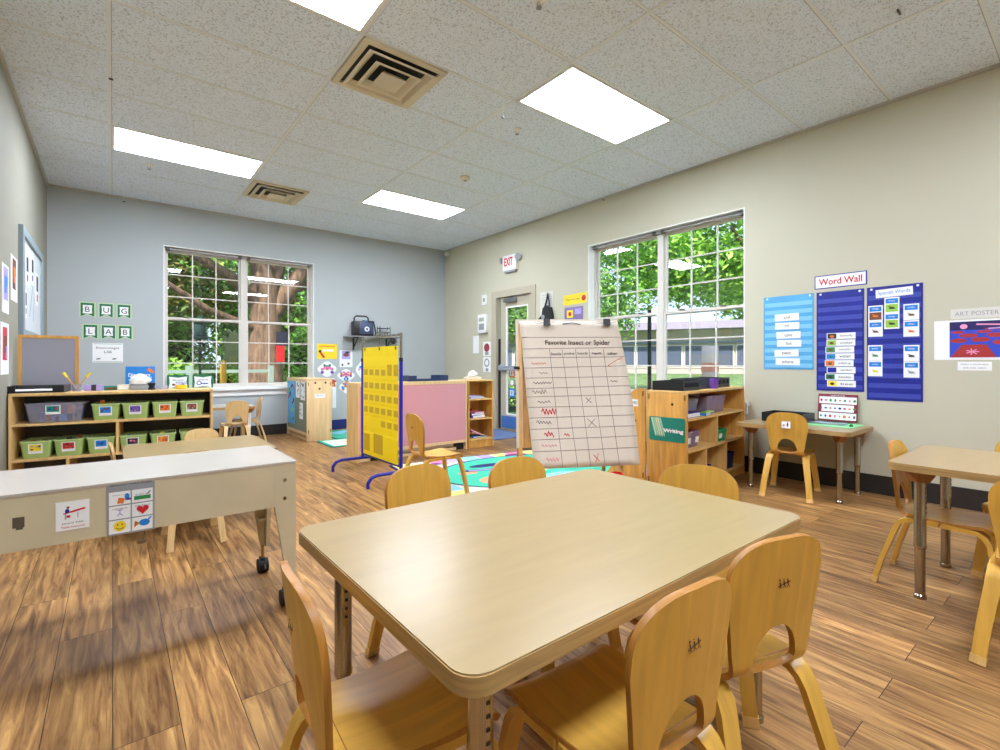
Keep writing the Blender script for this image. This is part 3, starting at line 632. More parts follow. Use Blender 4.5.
# ------------------------------------------------------------------ things on top of the basket shelf
ZT = .821
def top(x, y, z=0): return on_shelf(x-.088 if x < 1.0 else x-.045, y, ZT+z)
t = thing('letter_tray', 'black letter tray holding white paper at the left shelf end', 'tray', top(.19, .16), SA)
mb = MB(); mb.box(-.165, -.12, 0, .165, .12, .004); mb.box(-.165, .112, 0, .165, .12, .05); mb.box(-.165, -.12, 0, -.157, .112, .052); mb.box(.157, -.12, 0, .165, .112, .052); mb.box(-.157, -.12, 0, .157, -.114, .014); mb.box(-.157, -.12, .0, -.10, -.113, .052); mb.box(.10, -.12, .0, .157, -.113, .052)
mb.build('tray_body', m_black, t)
tag(MB().box(-.145, -.105, .0045, .145, .105, .02).build('paper_stack', m_paper, None, top(.19, .16), (0, 0, R(SA))), 'stack of white paper in the black letter tray', 'paper')
def cup(name, label, x, y, z, r, h, m, rz=0):
    t = thing(name, label, 'cup', (x, y, z)); MB().lathe([(0, 0), (r*.85, 0), (r, h), (r-.003, h), (r*.85-.003, .004), (0, .004)], seg=20).build('cup_body', m, t); return t
px, py, pz = top(.415, .13)
cup('brush_cup', 'clear cup holding two yellow handled paint brushes', px, py, pz, .03, .055, m_clear)
for s, l in ((-1, 'paint brush leaning left out of the clear cup'), (1, 'paint brush leaning right out of the clear cup')):
    t = thing('paint_brush', l, 'brush', (px+s*.012, py, pz+.005), 0, 'brushes in the clear cup')
    MB().cyl((-s*.02, 0, 0), (s*.045, 0, .105), .004, .005, 8).build('handle', m_shelf2, t); MB().cyl((s*.045, 0, .105), (s*.066, 0, .14), .008, .010, 8).build('brush_end', m_yel, t)
def bx(name, label, cat, loc, rz, w, d, h, m, bev=.003, group=None): return tag(MB().box(-w/2, -d/2, 0, w/2, d/2, h, bev=bev).build(name, m, None, loc, (0, 0, R(rz))), label, cat, group)
t = thing('purple_box', 'purple and black box on the basket shelf top', 'box', top(.505, .22), SA); MB().box(-.055, -.03, 0, .055, .03, .045, bev=.003).build('box_body', m_lav, t); MB().box(-.012, -.032, 0, .018, .031, .046).build('box_band', m_dark, t)
t = thing('teal_box', 'low teal box beside the purple box', 'box', top(.615, .22), SA); MB().box(-.045, -.03, 0, .045, .03, .035, bev=.003).build('box_body', m_teal, t); MB().box(-.03, -.0315, .006, .03, -.03, .022).build('box_front', m_brown, t)
t = thing('card_box', 'cream box with a printed front next to the tissues', 'box', top(.700, .16), SA); MB().box(-.04, -.03, 0, .04, .03, .045, bev=.004).build('box_body', mat('cream_card', (226, 222, 186), .6), t); MB().box(-.032, -.0312, .008, .032, -.030, .036).build('box_front', m_paper, t)
def tissue(name, label, loc, rz, w, d, h, m, s=1.0):
    t = thing(name, label, 'tissue box', loc, rz); MB().box(-w/2, -d/2, 0, w/2, d/2, h, bev=.006).build('box_body', m, t)
    mb = MB(); rn = random.Random(8); n = 26; rings = []
    for k, (r, z) in enumerate(((.030, h-.004), (.055, h+.010), (.060, h+.035), (.046, h+.062), (.026, h+.080), (.010, h+.088))):
        rings.append([mb.bm.verts.new((s*(r+rn.uniform(-.008, .008)+.006*math.sin(5*a+k))*math.cos(a)*1.15, s*(r*.7+rn.uniform(-.006, .006))*math.sin(a), h+(z-h)*s+rn.uniform(-.004, .006))) for a in [2*math.pi*i/n for i in range(n)]])
    for A, B in zip(rings, rings[1:]):
        for j in range(n): mb._f([A[j], A[(j+1) % n], B[(j+1) % n], B[j]])
    mb._f(rings[-1]); mb.build('tissue', m_paper, t)
tissue('tissue_box', 'grey tissue box with a big white tissue puffing out, on the basket shelf', top(.805, .14), SA, .115, .10, .04, m_grey)
t = thing('shop_sign', 'bright blue printed box front standing upright by the window', 'box', top(.800, .285), SA)
MB().box(-.10, -.012, 0, .10, .012, .19, bev=.002).build('box_body', m_cyan, t)
mb = MB(); mb.poly([(.045, .155), (.062, .182), (.098, .145), (.085, .130)], -.0128, 0); mb.poly([(-.085, .075), (-.06, .100), (.03, .096), (.08, .105), (.07, .065), (-.03, .06)], -.0126, 1); mb.build('printed_shapes', [m_orange, m_lblue2], t)
text('Discovery', .036, m_paper, t, -.005, -.0132, .115, .15, bold=.02)
t = thing('dark_jar', 'small dark jar with a wide lid before the blue box', 'jar', top(.885, .13)); MB().lathe([(0,0),(.030,0),(.030,.012),(.018,.02),(.018,.035),(.026,.038),(.026,.055),(0,.057)], seg=20).build('jar_body', m_black, t)
t = thing('clear_case', 'flat clear plastic case right of the dark jar', 'box', top(.955, .14), SA); MB().box(-.045, -.035, 0, .045, .035, .032, bev=.004).build('case_body', m_clear, t)
t = thing('yellow_jar', 'short jar of yellow paste with a clear lid on the right shelf end', 'jar', top(1.045, .13)); MB().lathe([(0,0),(.034,0),(.044,.008),(.044,.028),(.038,.034),(0,.034)], seg=24).build('jar_body', m_yel, t); MB().lathe([(0,.036),(.038,.035),(.040,.060),(0,.062)], seg=24).build('jar_lid', m_clear, t)
# framed board standing behind the shelf
t = thing('framed_board', 'tall grey board in a yellow wood frame standing behind the basket shelf', 'board', (-.395, 5.27, 0), 4)
mb = MB(); mb.box(-.178, -.012, 0, -.156, .012, 1.26); mb.box(.156, -.012, 0, .178, .012, 1.26); mb.box(-.156, -.012, 1.236, .156, .012, 1.26); mb.box(-.156, -.012, .30, .156, .012, .325); mb.build('frame', m_shelf2, t)
MB().box(-.156, -.004, .325, .156, .004, 1.236).build('grey_panel', mat('felt_grey', (148, 148, 158), .8), t)

# ------------------------------------------------------------------ pictures on the walls
def paper(name, label, cat, w_, u, z, w, h, mats, draw=None, group=None, t=.003, rot=0.0):
    loc, rz = wall_loc(w_, u, z); mb = MB(); mb.box(-w/2, -t, -h/2, w/2, -.0004, h/2)
    if draw: draw(mb)
    o = mb.build(name, mats, None, loc, (0, R(rot), R(rz))); return tag(o, label, cat, group)
m_flag = mat('flag_cream', (190, 216, 160), .7)
for i, (u, z, s, l) in enumerate(((-.235, 1.675, 'B', 'first green bordered flag letter of the upper row'), (-.062, 1.675, 'U', 'middle green bordered flag letter of the upper row'), (.110, 1.675, 'G', 'last green bordered flag letter of the upper row'), (-.208, 1.415, 'L', 'first green bordered flag letter of the lower row'), (-.040, 1.415, 'A', 'middle green bordered flag letter of the lower row'), (.122, 1.415, 'B', 'last green bordered flag letter of the lower row'))):
    loc, rz = wall_loc('B', u, z); t = thing('letter_flag', l, 'flag letter', loc, rz, 'flag letters on the blue-grey wall')
    def fl(w, h, n): return [(-w, h), (w, h), (w, -h), (0, -h+n), (-w, -h)]
    MB().prism(fl(.075, .092, .035), -.003, -.0005, 'y').build('flag', m_flag, t); MB().prism(fl(.062, .080, .034), -.004, -.003, 'y').build('border', m_dgreen, t)
    mb = MB(); mb.prism([(-.044, .055), (.044, .055), (.04, .0), (.044, -.045), (-.044, -.045), (-.04, .0)], -.005, -.004, 'y'); mb.build('letter_panel', m_paper, t)
    text(s, .062, m_ink, t, 0, -.0055, .005)
def d_ento(mb):
    for x in (-.09, .06): mb.ell(x, -.075, .020, .007, -.004, 1, 10); mb.line(x-.02, -.085, x+.025, -.065, .003, -.0042, 1)
    mb.rect(-.135, -.108, .135, -.104, -.0036, 2); mb.rect(-.135, .104, .135, .108, -.0036, 2)
o = paper('wall_sign', 'white landscape sign with two small insects below the green flags', 'sign', 'B', -.045, 1.165, .29, .235, [m_paper, m_ink, m_dgreen], d_ento)
text('Entomologist', .032, m_ink, o, 0, -.0045, .055, .22); text('LAB', .03, m_ink, o, 0, -.0045, .01)
def frame_card(x, label, pic):
    t = thing('framed_card', label, 'sign', (x, YB+.06, W1[2]+.006), 0, 'framed cards on the window ledge')
    MB().box(-.12, -.004, 0, .12, .004, .185).build('card', m_dgreen, t)
    MB().prism([(-.10, .165), (0, .150), (.10, .165), (.092, .095), (.10, .018), (0, .03), (-.10, .018), (-.092, .095)], -.006, -.004, 'y').build('card_panel', m_paper, t)
    mb = MB()
    if pic == 0: mb.ell(-.05, .06, .02, .015, -.0065, 0, 12); mb.ell(.05, .06, .02, .015, -.0065, 1, 12)
    else: mb.ell(-.045, .075, .030, .030, -.0065, 1, 16); mb.ell(-.045, .075, .020, .020, -.0068, 2, 16); mb.line(-.02, .07, .06, .066, .014, -.0066, 1)
    mb.build('picture', [m_brown, m_blue, m_paper], t); text('Beetles' if pic == 0 else 'Observe', .022, m_ink, t, 0, -.0066, .120, .12)
frame_card(.675, 'green bordered card with two small pictures in the left window corner', 0); frame_card(.955, 'green bordered card with a blue magnifying glass in the window', 1)
# papers right of the window
def d_yel(mb): mb.poly([(-.12, -.02), (-.10, .0), (-.03, -.09), (-.06, -.105)], -.004, 1); mb.ell(-.11, -.0, .022, .022, -.0043, 2, 12); mb.rect(-.07, .0, .10, .03, -.004, 3); mb.rect(-.12, .07, .12, .085, -.004, 4)
paper('wall_poster', 'yellow sheet with a pencil drawing right of the back window', 'poster', 'B', 2.61, 1.22, .31, .235, [m_yel, m_red, m_dark, m_paper, m_orange], d_yel)
def d_ph(mb): mb.rect(-.07, -.01, .07, .12, -.004, 1); mb.ell(.0, .06, .05, .03, -.0044, 2, 12); mb.ell(.02, .10, .04, .015, -.0047, 3, 10); mb.ell(-.06, -.1, .015, .02, -.004, 3, 9); mb.ell(.04, -.08, .02, .018, -.004, 2, 9)
paper('wall_poster', 'white sheet with a grey brown photograph left of the pink shelf', 'poster', 'B', 2.91, 1.11, .21, .27, [m_paper, m_lav, m_brown, m_dark], d_ph)
def d_art(seed, cols):
    def f(mb):
        r = random.Random(seed)
        for k in range(18): mb.ell(r.uniform(-.11, .11), r.uniform(-.085, .085), r.uniform(.008, .032), r.uniform(.006, .024), -.004-k*.0001, r.choice(cols), 9)
    return f
AM = [m_paper, m_pink, m_teal, m_cyan, m_purple, m_orange, m_red, m_lav]
def art(u, z, w, h, cols, seed, label):
    loc, rz = wall_loc('B', u, z); mb = MB(); pts = [(w/2*math.cos(a)*(1+.1*math.cos(4*a)), h/2*math.sin(a)*(1+.1*math.cos(4*a))) for a in [2*math.pi*i/24 for i in range(24)]]
    mb.prism(pts, -.0035, -.0004, 'y')
    r = random.Random(seed)
    for k in range(10):
        x, zz = r.uniform(0, w*.33), r.uniform(-h*.3, h*.3); c = r.choice(cols); a, b = r.uniform(.010, .03), r.uniform(.010, .025)
        for s in (-1, 1): mb.ell(s*x, zz, a, b, -.004-k*.0001, c, 9)
    tag(mb.build('butterfly_painting', AM, None, loc, (0, 0, R(rz))), label, 'painting', 'children paintings on the blue-grey wall')
art(2.61, .945, .27, .22, [2, 2, 4, 1], 1, 'painting with teal and violet blotches under the yellow sheet')
art(2.91, .84, .26, .19, [3, 4, 5, 1], 2, 'painting with blue wings and an orange band below the photograph')
art(2.93, .66, .24, .20, [6, 5, 3], 3, 'painting with red and orange spots, lowest beside the brown shelf side')
art(2.70, .72, .10, .16, [1, 5, 6], 4, 'narrow painting just right of the pale cabinet top')
art(3.20, .93, .24, .30, [3, 1, 7, 4], 5, 'painting partly hidden behind the yellow chart stand')
paper('wall_poster', 'narrow white strip of paper hanging low beside the pale cabinet', 'poster', 'B', 2.72, .50, .06, .33, [m_paper])
# shelf with radio
t = thing('wall_shelf', 'small grey bracket shelf on the blue-grey wall carrying a radio', 'shelf', (3.28, YB, 1.45), 0)
MB().box(-.42, -.24, 0, .48, 0, .018, bev=.003).build('shelf_board', mat('shelf_grey', (132, 128, 128), .5), t)
for x in (-.25, .32):
    mb = MB(); mb.box(x-.012, -.012, -.20, x+.012, 0, 0); mb.box(x-.012, -.20, -.012, x+.012, -.012, 0); mb.tube([(x, -.01, -.17), (x, -.09, -.09), (x, -.18, -.012)], .009, 8); mb.build('bracket', m_black, t)
t = thing('radio', 'black portable radio with a carry handle on the wall shelf', 'radio', (3.13, 7.47, 1.468), -8)
MB().box(-.16, -.09, 0, .16, .09, .24, bev=.02).build('radio_body', m_black, t); MB().box(-.07, -.096, .03, .15, -.088, .215, bev=.004).build('front_face', mat('radio_blue_grey', (58, 70, 96), .35), t)
mb = MB(); mb.lathe([(0,.006),(.035,.005),(.04,0)], seg=24); mb.build('dial', mat('dial_silver', (206, 210, 220), .3), t, (.045, -.096, .11), (R(90), 0, 0)); MB().lathe([(0,.008),(.016,.007),(.018,.004)], seg=16).build('dial_centre', m_black, t, (.045, -.096, .11), (R(90), 0, 0))
mb = MB(); mb.tube([(-.13, 0, .22), (-.13, 0, .29), (-.10, 0, .32), (.06, 0, .32), (.09, 0, .29), (.09, 0, .22)], .012, 10); mb.build('handle', m_black, t)
mb = MB(); mb.tube([(.0, 0, .25), (.18, .0, .24), (.22, .02, .06), (.2, .02, .0)], .010, 8); mb.build('cord', m_black, t); MB().box(.0, -.1, .225, .06, -.09, .235).build('blue_badge', m_cyan, t)
t = thing('wire_rack', 'small black wire stand of odds and ends beside the radio', 'rack', (3.50, 7.48, 1.468))
mb = MB()
for z in (.012, .07, .14): mb.tube([(-.09, -.05, z), (.09, -.05, z), (.09, .05, z), (-.09, .05, z), (-.09, -.05, z)], .005, 6)
for x in (-.09, .09):
    for y in (-.05, .05): mb.cyl((x, y, 0), (x, y, .17), .005, seg=6)
mb.build('wire_frame', m_black, t); MB().box(-.07, -.04, .076, .07, .04, .12, bev=.005).build('grey_tin', m_grey, t)
t = thing('corner_shelf_lamp', 'black and silver clamp fan hanging from the wall shelf', 'fan', (3.62, 7.42, 1.398)); MB().lathe([(0,0),(.05,.005),(.055,.03),(.03,.05),(0,.05)], seg=20).build('fan_head', m_black, t, (0, -.03, 0), (R(70), 0, 0)); MB().box(-.02, -.03, .03, .02, .03, .052).build('clamp', m_black, t)

# left wall notice board and papers
loc, rz = wall_loc('L', 6.18, 1.70); t = thing('notice_board', 'grey framed notice board with pinned sheets on the left wall', 'notice board', loc, rz)
mb = MB(); w, h, f = .75, .45, .11
mb.box(-w, -.03, -h, -w+f, 0, h); mb.box(w-f, -.03, -h, w, 0, h); mb.box(-w+f, -.03, -h, w-f, 0, -h+f*.6); mb.box(-w+f, -.03, h-f*.6, w-f, 0, h); mb.build('frame', mat('board_frame', (138, 152, 158), .5), t)
MB().box(-w+f, -.012, -h+f*.6, w-f, -.002, h-f*.6).build('board_panel', mat('board_white', (206, 212, 216), .5), t)
for x, z, a, b, m_, m2 in ((-.36, .14, .10, .14, m_dark, m_brown), (-.02, .18, .10, .13, m_dark, m_purple), (.33, .05, .10, .16, m_dark, m_red), (-.45, -.16, .05, .12, m_dark, m_brown)):
    mb = MB(); mb.box(x-a, -.016, z-b, x+a, -.0125, z+b, 0); mb.rect(x-a*.7, z-b*.1, x+a*.6, z+b*.8, -.0165, 1); mb.rect(x-a*.5, z-b*.7, x+a*.4, z-b*.3, -.0165, 2); mb.build('pinned_sheet', [m_paper, m_, m2], t)
mb = MB(); mb.line(-.2, -.25, .05, .1, .02, -.0135); mb.line(.05, -.28, .12, -.05, .02, -.0135); mb.build('drawn_marks', mat('mark_green', (90, 130, 120), .7), t)
def d_wall(a, b):
    def f(mb): mb.rect(-.09, -.08, .09, .15, -.004, a); mb.rect(-.05, -.03, .07, .09, -.0044, b); mb.rect(.02, -.07, .06, .02, -.0048, 3)
    return f
WM = [m_paper, m_brown, m_red, m_lav, m_orange, m_cyan]
paper('wall_photo', 'white page with a brown picture nearest the notice board', 'picture', 'L', 5.21, 1.68, .30, .34, WM, d_wall(1, 4), 'pictures on the left wall')
paper('wall_photo', 'white page with a blue and lilac picture on the left wall', 'picture', 'L', 4.83, 1.56, .26, .34, WM, d_wall(3, 5), 'pictures on the left wall')
paper('wall_photo', 'white page with a red and brown picture, lowest on the left wall', 'picture', 'L', 4.80, 1.14, .32, .36, WM, d_wall(2, 1), 'pictures on the left wall')
paper('wall_photo', 'page with a pink picture at the left picture edge, above the red one', 'picture', 'L', 4.50, 1.50, .18, .3, [m_paper, m_pink, m_red, m_lav, m_orange, m_cyan], d_wall(1, 2), 'pictures on the left wall')
paper('wall_photo', 'narrow page half hidden behind the framed board on the left wall', 'picture', 'L', 5.52, 1.10, .12, .2, WM, d_wall(4, 1), 'pictures on the left wall')

# ------------------------------------------------------------------ pale cabinet with picture covered side
t = thing('pale_cabinet', 'pale wood cabinet with three finger holes and green side, by the back window', 'cabinet', (2.00, 6.60, 0), 0)
w, d, h = .33, .93, .83
MB().box(-.004, -.004, h-.02, w+.004, d, h, bev=.004).build('top_board', m_shelf3, t); MB().box(0, 0, 0, w, .018, h-.02, bev=.003).build('end_panel', m_shelf3, t); MB().box(0, d-.018, 0, w, d, h-.02).build('end_panel', m_shelf3, t)
MB().box(.004, .018, .10, .012, d-.018, h-.02).build('side_panel', mat('felt_green', (122, 132, 110), .85), t); MB().box(0, .018, .075, .018, d-.018, .115).build('rail', m_shelf3, t); MB().box(.03, .018, 0, .045, d-.018, .05).build('rail', m_shelf3, t); MB().box(0, .018, h-.045, .016, d-.018, h-.02).build('rail', m_shelf3, t)
MB().box(.02, .018, .10, w, d-.018, .118).build('shelf_board', m_shelf3, t); MB().box(.02, .018, .44, w, d-.018, .458).build('shelf_board', m_shelf3, t)
for x, z in ((.11, .775), (.245, .775), (.165, .695)): MB().lathe([(0, .001), (.014, .001), (.014, 0)], seg=16).build('finger_hole', m_black, t, (x, -.0005, z), (R(90), 0, 0))
tg = MB().box(-.07, -.002, -.03, .07, 0, .03).build('name_tag', m_paper, t, (.17, -.0005, .60)); text('Library', .022, m_grey, tg, 0, -.003, .008, .10)
for x in (.02, .31):
    for z in (.11, .74): MB().cyl((x, -.002, z), (x, -.002, z+.04), .006, seg=8).build('hinge', m_brass, t)
def side_sheet(y0, y1, z0, z1, cols, label, seed):
    mb = MB(); wd = y1-y0; hh = z1-z0; mb.box(-wd/2, -.002, -hh/2, wd/2, 0, hh/2); r = random.Random(seed)
    for k in range(12): mb.ell(r.uniform(-.38, .38)*wd, r.uniform(-.4, .4)*hh, wd*r.uniform(.05, .13), hh*r.uniform(.02, .07), -.0025-k*.0001, r.choice(cols), 8)
    tag(mb.build('taped_sheet', [m_paper, m_grey, m_lgreen, m_red, m_cyan, m_yel, m_dark, m_orange] if label[0] != 't' else [m_lblue, m_grey, m_lgreen, m_red, m_cyan, m_yel, m_dark, m_orange], None, (2.0035, 6.60+(y0+y1)/2, (z0+z1)/2), (0, 0, R(-90))), label, 'sheet', 'sheets on the cabinet side')
side_sheet(.55, .90, .18, .80, [2, 3, 5, 6, 7, 3], 'tall colourful poster on the cabinet side next to the wall', 1)
side_sheet(.32, .50, .56, .80, [1, 6], 'white sheet high on the cabinet side, beside the tall poster', 2); side_sheet(.09, .28, .54, .79, [1, 6], 'white sheet with dots high on the cabinet side, nearest its front', 3); side_sheet(.18, .33, .28, .50, [1, 6], 'white sheet lower on the green cabinet side', 4)
# ------------------------------------------------------------------ rugs
def rug(name, label, x, y, rz, w, d, draw, mats):
    t = thing(name, label, 'rug', (x, y, 0.001), rz)
    mb = MB(); mb.prism(rr(-w/2, -d/2, w/2, d/2, .05, 5), 0, .008); mb.build('rug_pile', mats[0], t)
    mb = MB(); draw(mb); mb.build('woven_pattern', mats, t, smooth=False); return t
def flat(mb, pts, z, m): mb._f([mb.bm.verts.new((x, y, z)) for x, y in pts], m)
def fe(mb, cx, cy, a, b, z, m, n=28, rot=0): flat(mb, [(cx + a*math.cos(t)*math.cos(rot) - b*math.sin(t)*math.sin(rot), cy + a*math.cos(t)*math.sin(rot) + b*math.sin(t)*math.cos(rot)) for t in [2*math.pi*i/n for i in range(n)]], z, m)
m_rugn = mat('rug_navy', (34, 34, 96), .95); m_rugt = mat('rug_teal', (64, 192, 156), .95); m_rugc = mat('rug_cream', (226, 222, 196), .95); m_rugl = mat('rug_lavender', (176, 160, 224), .95)
m_rugp = mat('rug_pink', (240, 130, 160), .95); m_rugy = mat('rug_yellow', (236, 220, 130), .95); m_rugo = mat('rug_orange', (226, 160, 116), .95); m_rugb = mat('rug_blue', (140, 200, 226), .95); m_rugpu = mat('rug_purple', (112, 50, 120), .95)
RM = [m_rugn, m_rugt, m_rugc, m_rugl, m_rugp, m_rugy, m_rugo, m_rugb, m_rugpu]
def draw1(mb):
    w, d = 1.15, .85
    flat(mb, rr(-w+.025, -d+.025, w-.025, d-.025, .04), .0085, 2); r = random.Random(3); cols = [3, 5, 4, 7, 2, 5, 3, 4, 7, 5]
    for i in range(12):
        x0 = -w+.03 + i*(2*w-.06)/12; x1 = x0+(2*w-.06)/12-.012
        for y0, y1 in ((-d+.03, -d+.25), (d-.25, d-.03)): flat(mb, [(x0, y0), (x1, y0), (x1, y1), (x0, y1)], .0088, cols[(i*3+int(y0 > 0)) % 10])
    for i in range(6):
        y0 = -d+.26 + i*(2*d-.52)/6; y1 = y0+(2*d-.52)/6-.012
        for x0, x1 in ((-w+.03, -w+.24), (w-.24, w-.03)): flat(mb, [(x0, y0), (x1, y0), (x1, y1), (x0, y1)], .0088, cols[(i*7+int(x0 > 0)*2+1) % 10])
    fe(mb, 0, 0, .96, .67, .0091, 0, 48); fe(mb, 0, 0, .93, .64, .0094, 1, 48)
    for cx, cy, a, b, m, ro in ((-.52, -.22, .16, .12, 6, .3), (-.30, .33, .20, .07, 0, 0), (.1, -.36, .2, .10, 7, .1), (.3, .30, .22, .12, 7, 0), (.55, -.1, .14, .12, 4, 0), (0, 0, .2, .16, 5, 0), (-.62, .12, .10, .06, 6, 0)): fe(mb, cx, cy, a, b, .0097, m, 22, ro)
    flat(mb, [(-.62, .16), (-.30, .10), (-.28, .17), (-.60, .23)], .0100, 0); flat(mb, [(-.58, .175), (-.33, .125), (-.32, .155), (-.57, .21)], .0103, 3)
    for x0, y0 in ((-.95, .60), (.1, .62), (-.9, -.70), (.4, -.72)): flat(mb, [(x0, y0), (x0+.30, y0), (x0+.26, y0+.10), (x0+.04, y0+.10)], .0100, 8)
rug('play_rug', 'big colourful rug with a green oval and lettered border, under the easel', 3.20, 3.55, -8, 2.3, 1.7, draw1, RM)
def draw2(mb):
    w, d = .62, .42
    flat(mb, rr(-w+.02, -d+.02, w-.02, d-.02, .03), .0085, 1)
    
    fe(mb, -.1, .1, .40, .24, .0091, 7); fe(mb, .1, .25, .2, .1, .0094, 2); fe(mb, -.2, .0, .18, .08, .0096, 1)
def draw3(mb):
    flat(mb, rr(-.60, -.28, .60, .28, .03), .0085, 1); flat(mb, [(-.57, -.24), (.57, -.24), (.57, .22), (-.57, .22)], .0088, 2); r = random.Random(6)
    for k in range(20): x = r.uniform(-.5, .5); y = r.uniform(-.18, .16); fe(mb, x, y, .04, .02, .009+k*.00005, r.choice([4, 5, 6, 1, 7]), 10)
rug('border_rug', 'small cream rug with a teal edge in front of the pale cabinet', 2.73, 6.25, 0, 1.26, .60, draw3, [mat('rug_teal_edge', (30, 120, 110), .95), m_rugt, m_rugc, m_rugl, m_rugp, m_rugy, m_rugo, m_rugb, m_rugpu])
rug('road_rug', 'turquoise rug with pale swirls on the floor right of the pale cabinet', 3.0, 7.0, 0, 1.24, .84, draw2, [mat('rug_teal_edge', (30, 120, 110), .95), m_rugt, m_rugc, m_rugl, m_rugp, m_rugy, m_rugo, m_rugb, m_rugpu])
t = thing('door_mat', 'blue grey entrance mat in front of the exit door', 'mat', (4.34, 5.66, .001), 0)
MB().prism(rr(-.36, -.50, .36, .50, .02), 0, .010).build('mat_pile', mat('mat_blue', (92, 112, 150), .9, noise=.1, nscale=60), t); mb = MB(); mb.box(-.37, -.51, 0, -.36, .51, .006); mb.box(.36, -.51, 0, .37, .51, .006); mb.build('mat_edge', m_rubber, t)

# ------------------------------------------------------------------ shelf unit with the pink back
t = thing('pink_backed_shelf', 'low shelf unit turned away, showing its large glossy pink back', 'shelf', (1.99, 4.87, 0)); w, d, h = 1.375, .31, .83
MB().box(0, 0, h-.02, w, d, h, bev=.003).build('top_board', m_shelf3, t)
MB().box(0, 0, .0, .02, d, h-.02).build('side_panel', m_shelf, t); MB().box(w-.02, 0, 0, w, d, h-.02).build('side_panel', m_shelf3, t)
MB().box(.02, .008, .085, w-.02, .014, h-.02).build('pink_panel', mat('pink_gloss', (214, 150, 158), .22), t)
MB().box(.02, 0, .085, w-.02, .010, .115).build('rail', m_shelf3, t); MB().box(.02, .0, h-.035, w-.02, .010, h-.02).build('rail', m_shelf3, t); MB().box(.02, .03, .0, w-.02, .05, .03).build('rail', m_shelf3, t)
for x in (.2, w-.09): MB().box(x-.05, .02, 0, x+.05, .08, .085).build('foot_block', m_black, t)
for z in (.115, .36, .60): MB().box(.02, .014, z-.018, w-.02, d-.006, z).build('shelf_board', m_shelf3, t)
cup('pencil_cup', 'dark green pencil cup on the pink backed shelf', 2.47, 4.98, .831, .032, .075, m_dgreen)
for s in (-1, 1):
    tt = thing('pencil', 'pencil leaning %s out of the dark green cup' % ('left' if s < 0 else 'right'), 'pencil', (2.47+s*.006, 4.98, .836), 0, 'pencils in the green cup'); MB().cyl((-s*.012, 0, 0), (s*.035, 0, .115), .004, seg=6).build('pencil_shaft', m_shelf2d, tt); MB().cyl((s*.035, 0, .115), (s*.04, 0, .128), .004, .001, 6).build('tip', m_dark, tt)
t = thing('blue_tray', 'dark blue open letter tray lying on the pink backed shelf', 'tray', (2.86, 5.01, .831)); mb = MB(); mb.box(-.26, -.10, 0, .26, .10, .006)
for x0, x1 in ((-.26, -.16), (.14, .26)): mb.box(x0, -.10, .006, x1, -.09, .065); mb.box(x0, .09, .006, x1, .10, .065)
mb.box(-.16, -.10, .006, .14, -.094, .03); mb.box(-.26, -.09, .006, -.252, .09, .065); mb.box(.252, -.09, .006, .26, .09, .065); mb.build('tray_body', mat('tray_navy', (34, 52, 92), .4), t)
# corner shelf beside it
cs = thing('open_shelf', 'narrow open wood shelf of three levels right of the pink panel', 'shelf', (3.385, 4.87, 0), -4); w, d, h = .36, .31, .83
MB().box(0, 0, h-.018, w, d, h, bev=.003).build('top_board', m_shelf2d, cs); MB().box(0, 0, 0, .014, d, h-.018).build('side_panel', m_shelf2, cs); MB().box(w-.02, 0, 0, w, d, h-.018).build('side_panel', m_shelf2, cs); MB().box(.014, d-.01, 0, w-.02, d-.002, h-.018).build('back_panel', m_shelf2, cs)
for z in (.11, .36, .60): MB().box(.014, .0, z-.018, w-.02, d-.01, z).build('shelf_board', m_shelf2d, cs)
MB().box(.014, .012, 0, w-.02, .026, .092).build('plinth', m_shelf2, cs)
def onc(x, y, z): a = R(-4); return (3.385 + x*math.cos(a) - y*math.sin(a), 4.87 + x*math.sin(a) + y*math.cos(a), z)
def book(name, label, loc, rot, w, d, h, m, cat='book', group=None):
    t = thing(name, label, cat, loc, 0, group); t.rotation_euler = tuple(R(a) for a in rot)
    mb = MB(); mb.box(-w/2, -d/2, 0, w/2, d/2, .002); mb.box(-w/2, -d/2, h-.002, w/2, d/2, h); mb.box(-w/2, -d/2, .002, -w/2+.002, d/2, h-.002); mb.build('cover', m, t); MB().box(-w/2+.002, -d/2+.003, .002, w/2-.003, d/2-.003, h-.002).build('pages', m_paper, t); return t
gb = 'flat books in the narrow open shelf'
book('book', 'blue book lying on the highest inner level of the narrow shelf', onc(.14, .14, .601), (0, 0, 5), .22, .2, .018, m_cyan, group=gb)
book('book', 'lilac book lying on top of the blue book', onc(.13, .14, .620), (0, 0, -6), .2, .18, .012, m_lav, group=gb)
book('book', 'purple book at the bottom of the middle level pile', onc(.17, .14, .361), (0, 0, 4), .19, .18, .03, m_purple, group=gb)
book('book', 'blue book in the middle of the middle level pile', onc(.17, .14, .392), (0, 0, -5), .18, .17, .022, m_blue, group=gb)
book('book', 'pink magazine topping the middle level pile', onc(.18, .14, .415), (0, 0, 8), .17, .16, .015, m_pink, group=gb)
book('book', 'red book leaning on the lowest level, slanting down to the right', onc(.125, .12, .180), (0, 24, 0), .19, .17, .014, m_red, group=gb)
book('book', 'pink book leaning on the lowest level beneath the red one', onc(.16, .13, .155), (0, 15, 0), .20, .17, .012, m_rugp, group=gb)
book('book', 'blue covered book flat on the lowest level of the narrow shelf', onc(.20, .15, .111), (0, 0, 0), .2, .17, .014, m_cyan, group=gb)
tag(MB().box(-.02, -.01, 0, .02, .01, .10, bev=.003).build('red_bottle_box', m_red, None, onc(.17, .24, .361), (0, 0, 0)), 'small upright red box behind the middle level pile', 'box')
tissue('tissue_box', 'cream tissue box with a crumpled tissue on the narrow open shelf', onc(.15, .15, .831), -10, .2, .11, .035, mat('tissue_cream', (220, 212, 190), .6), .9)

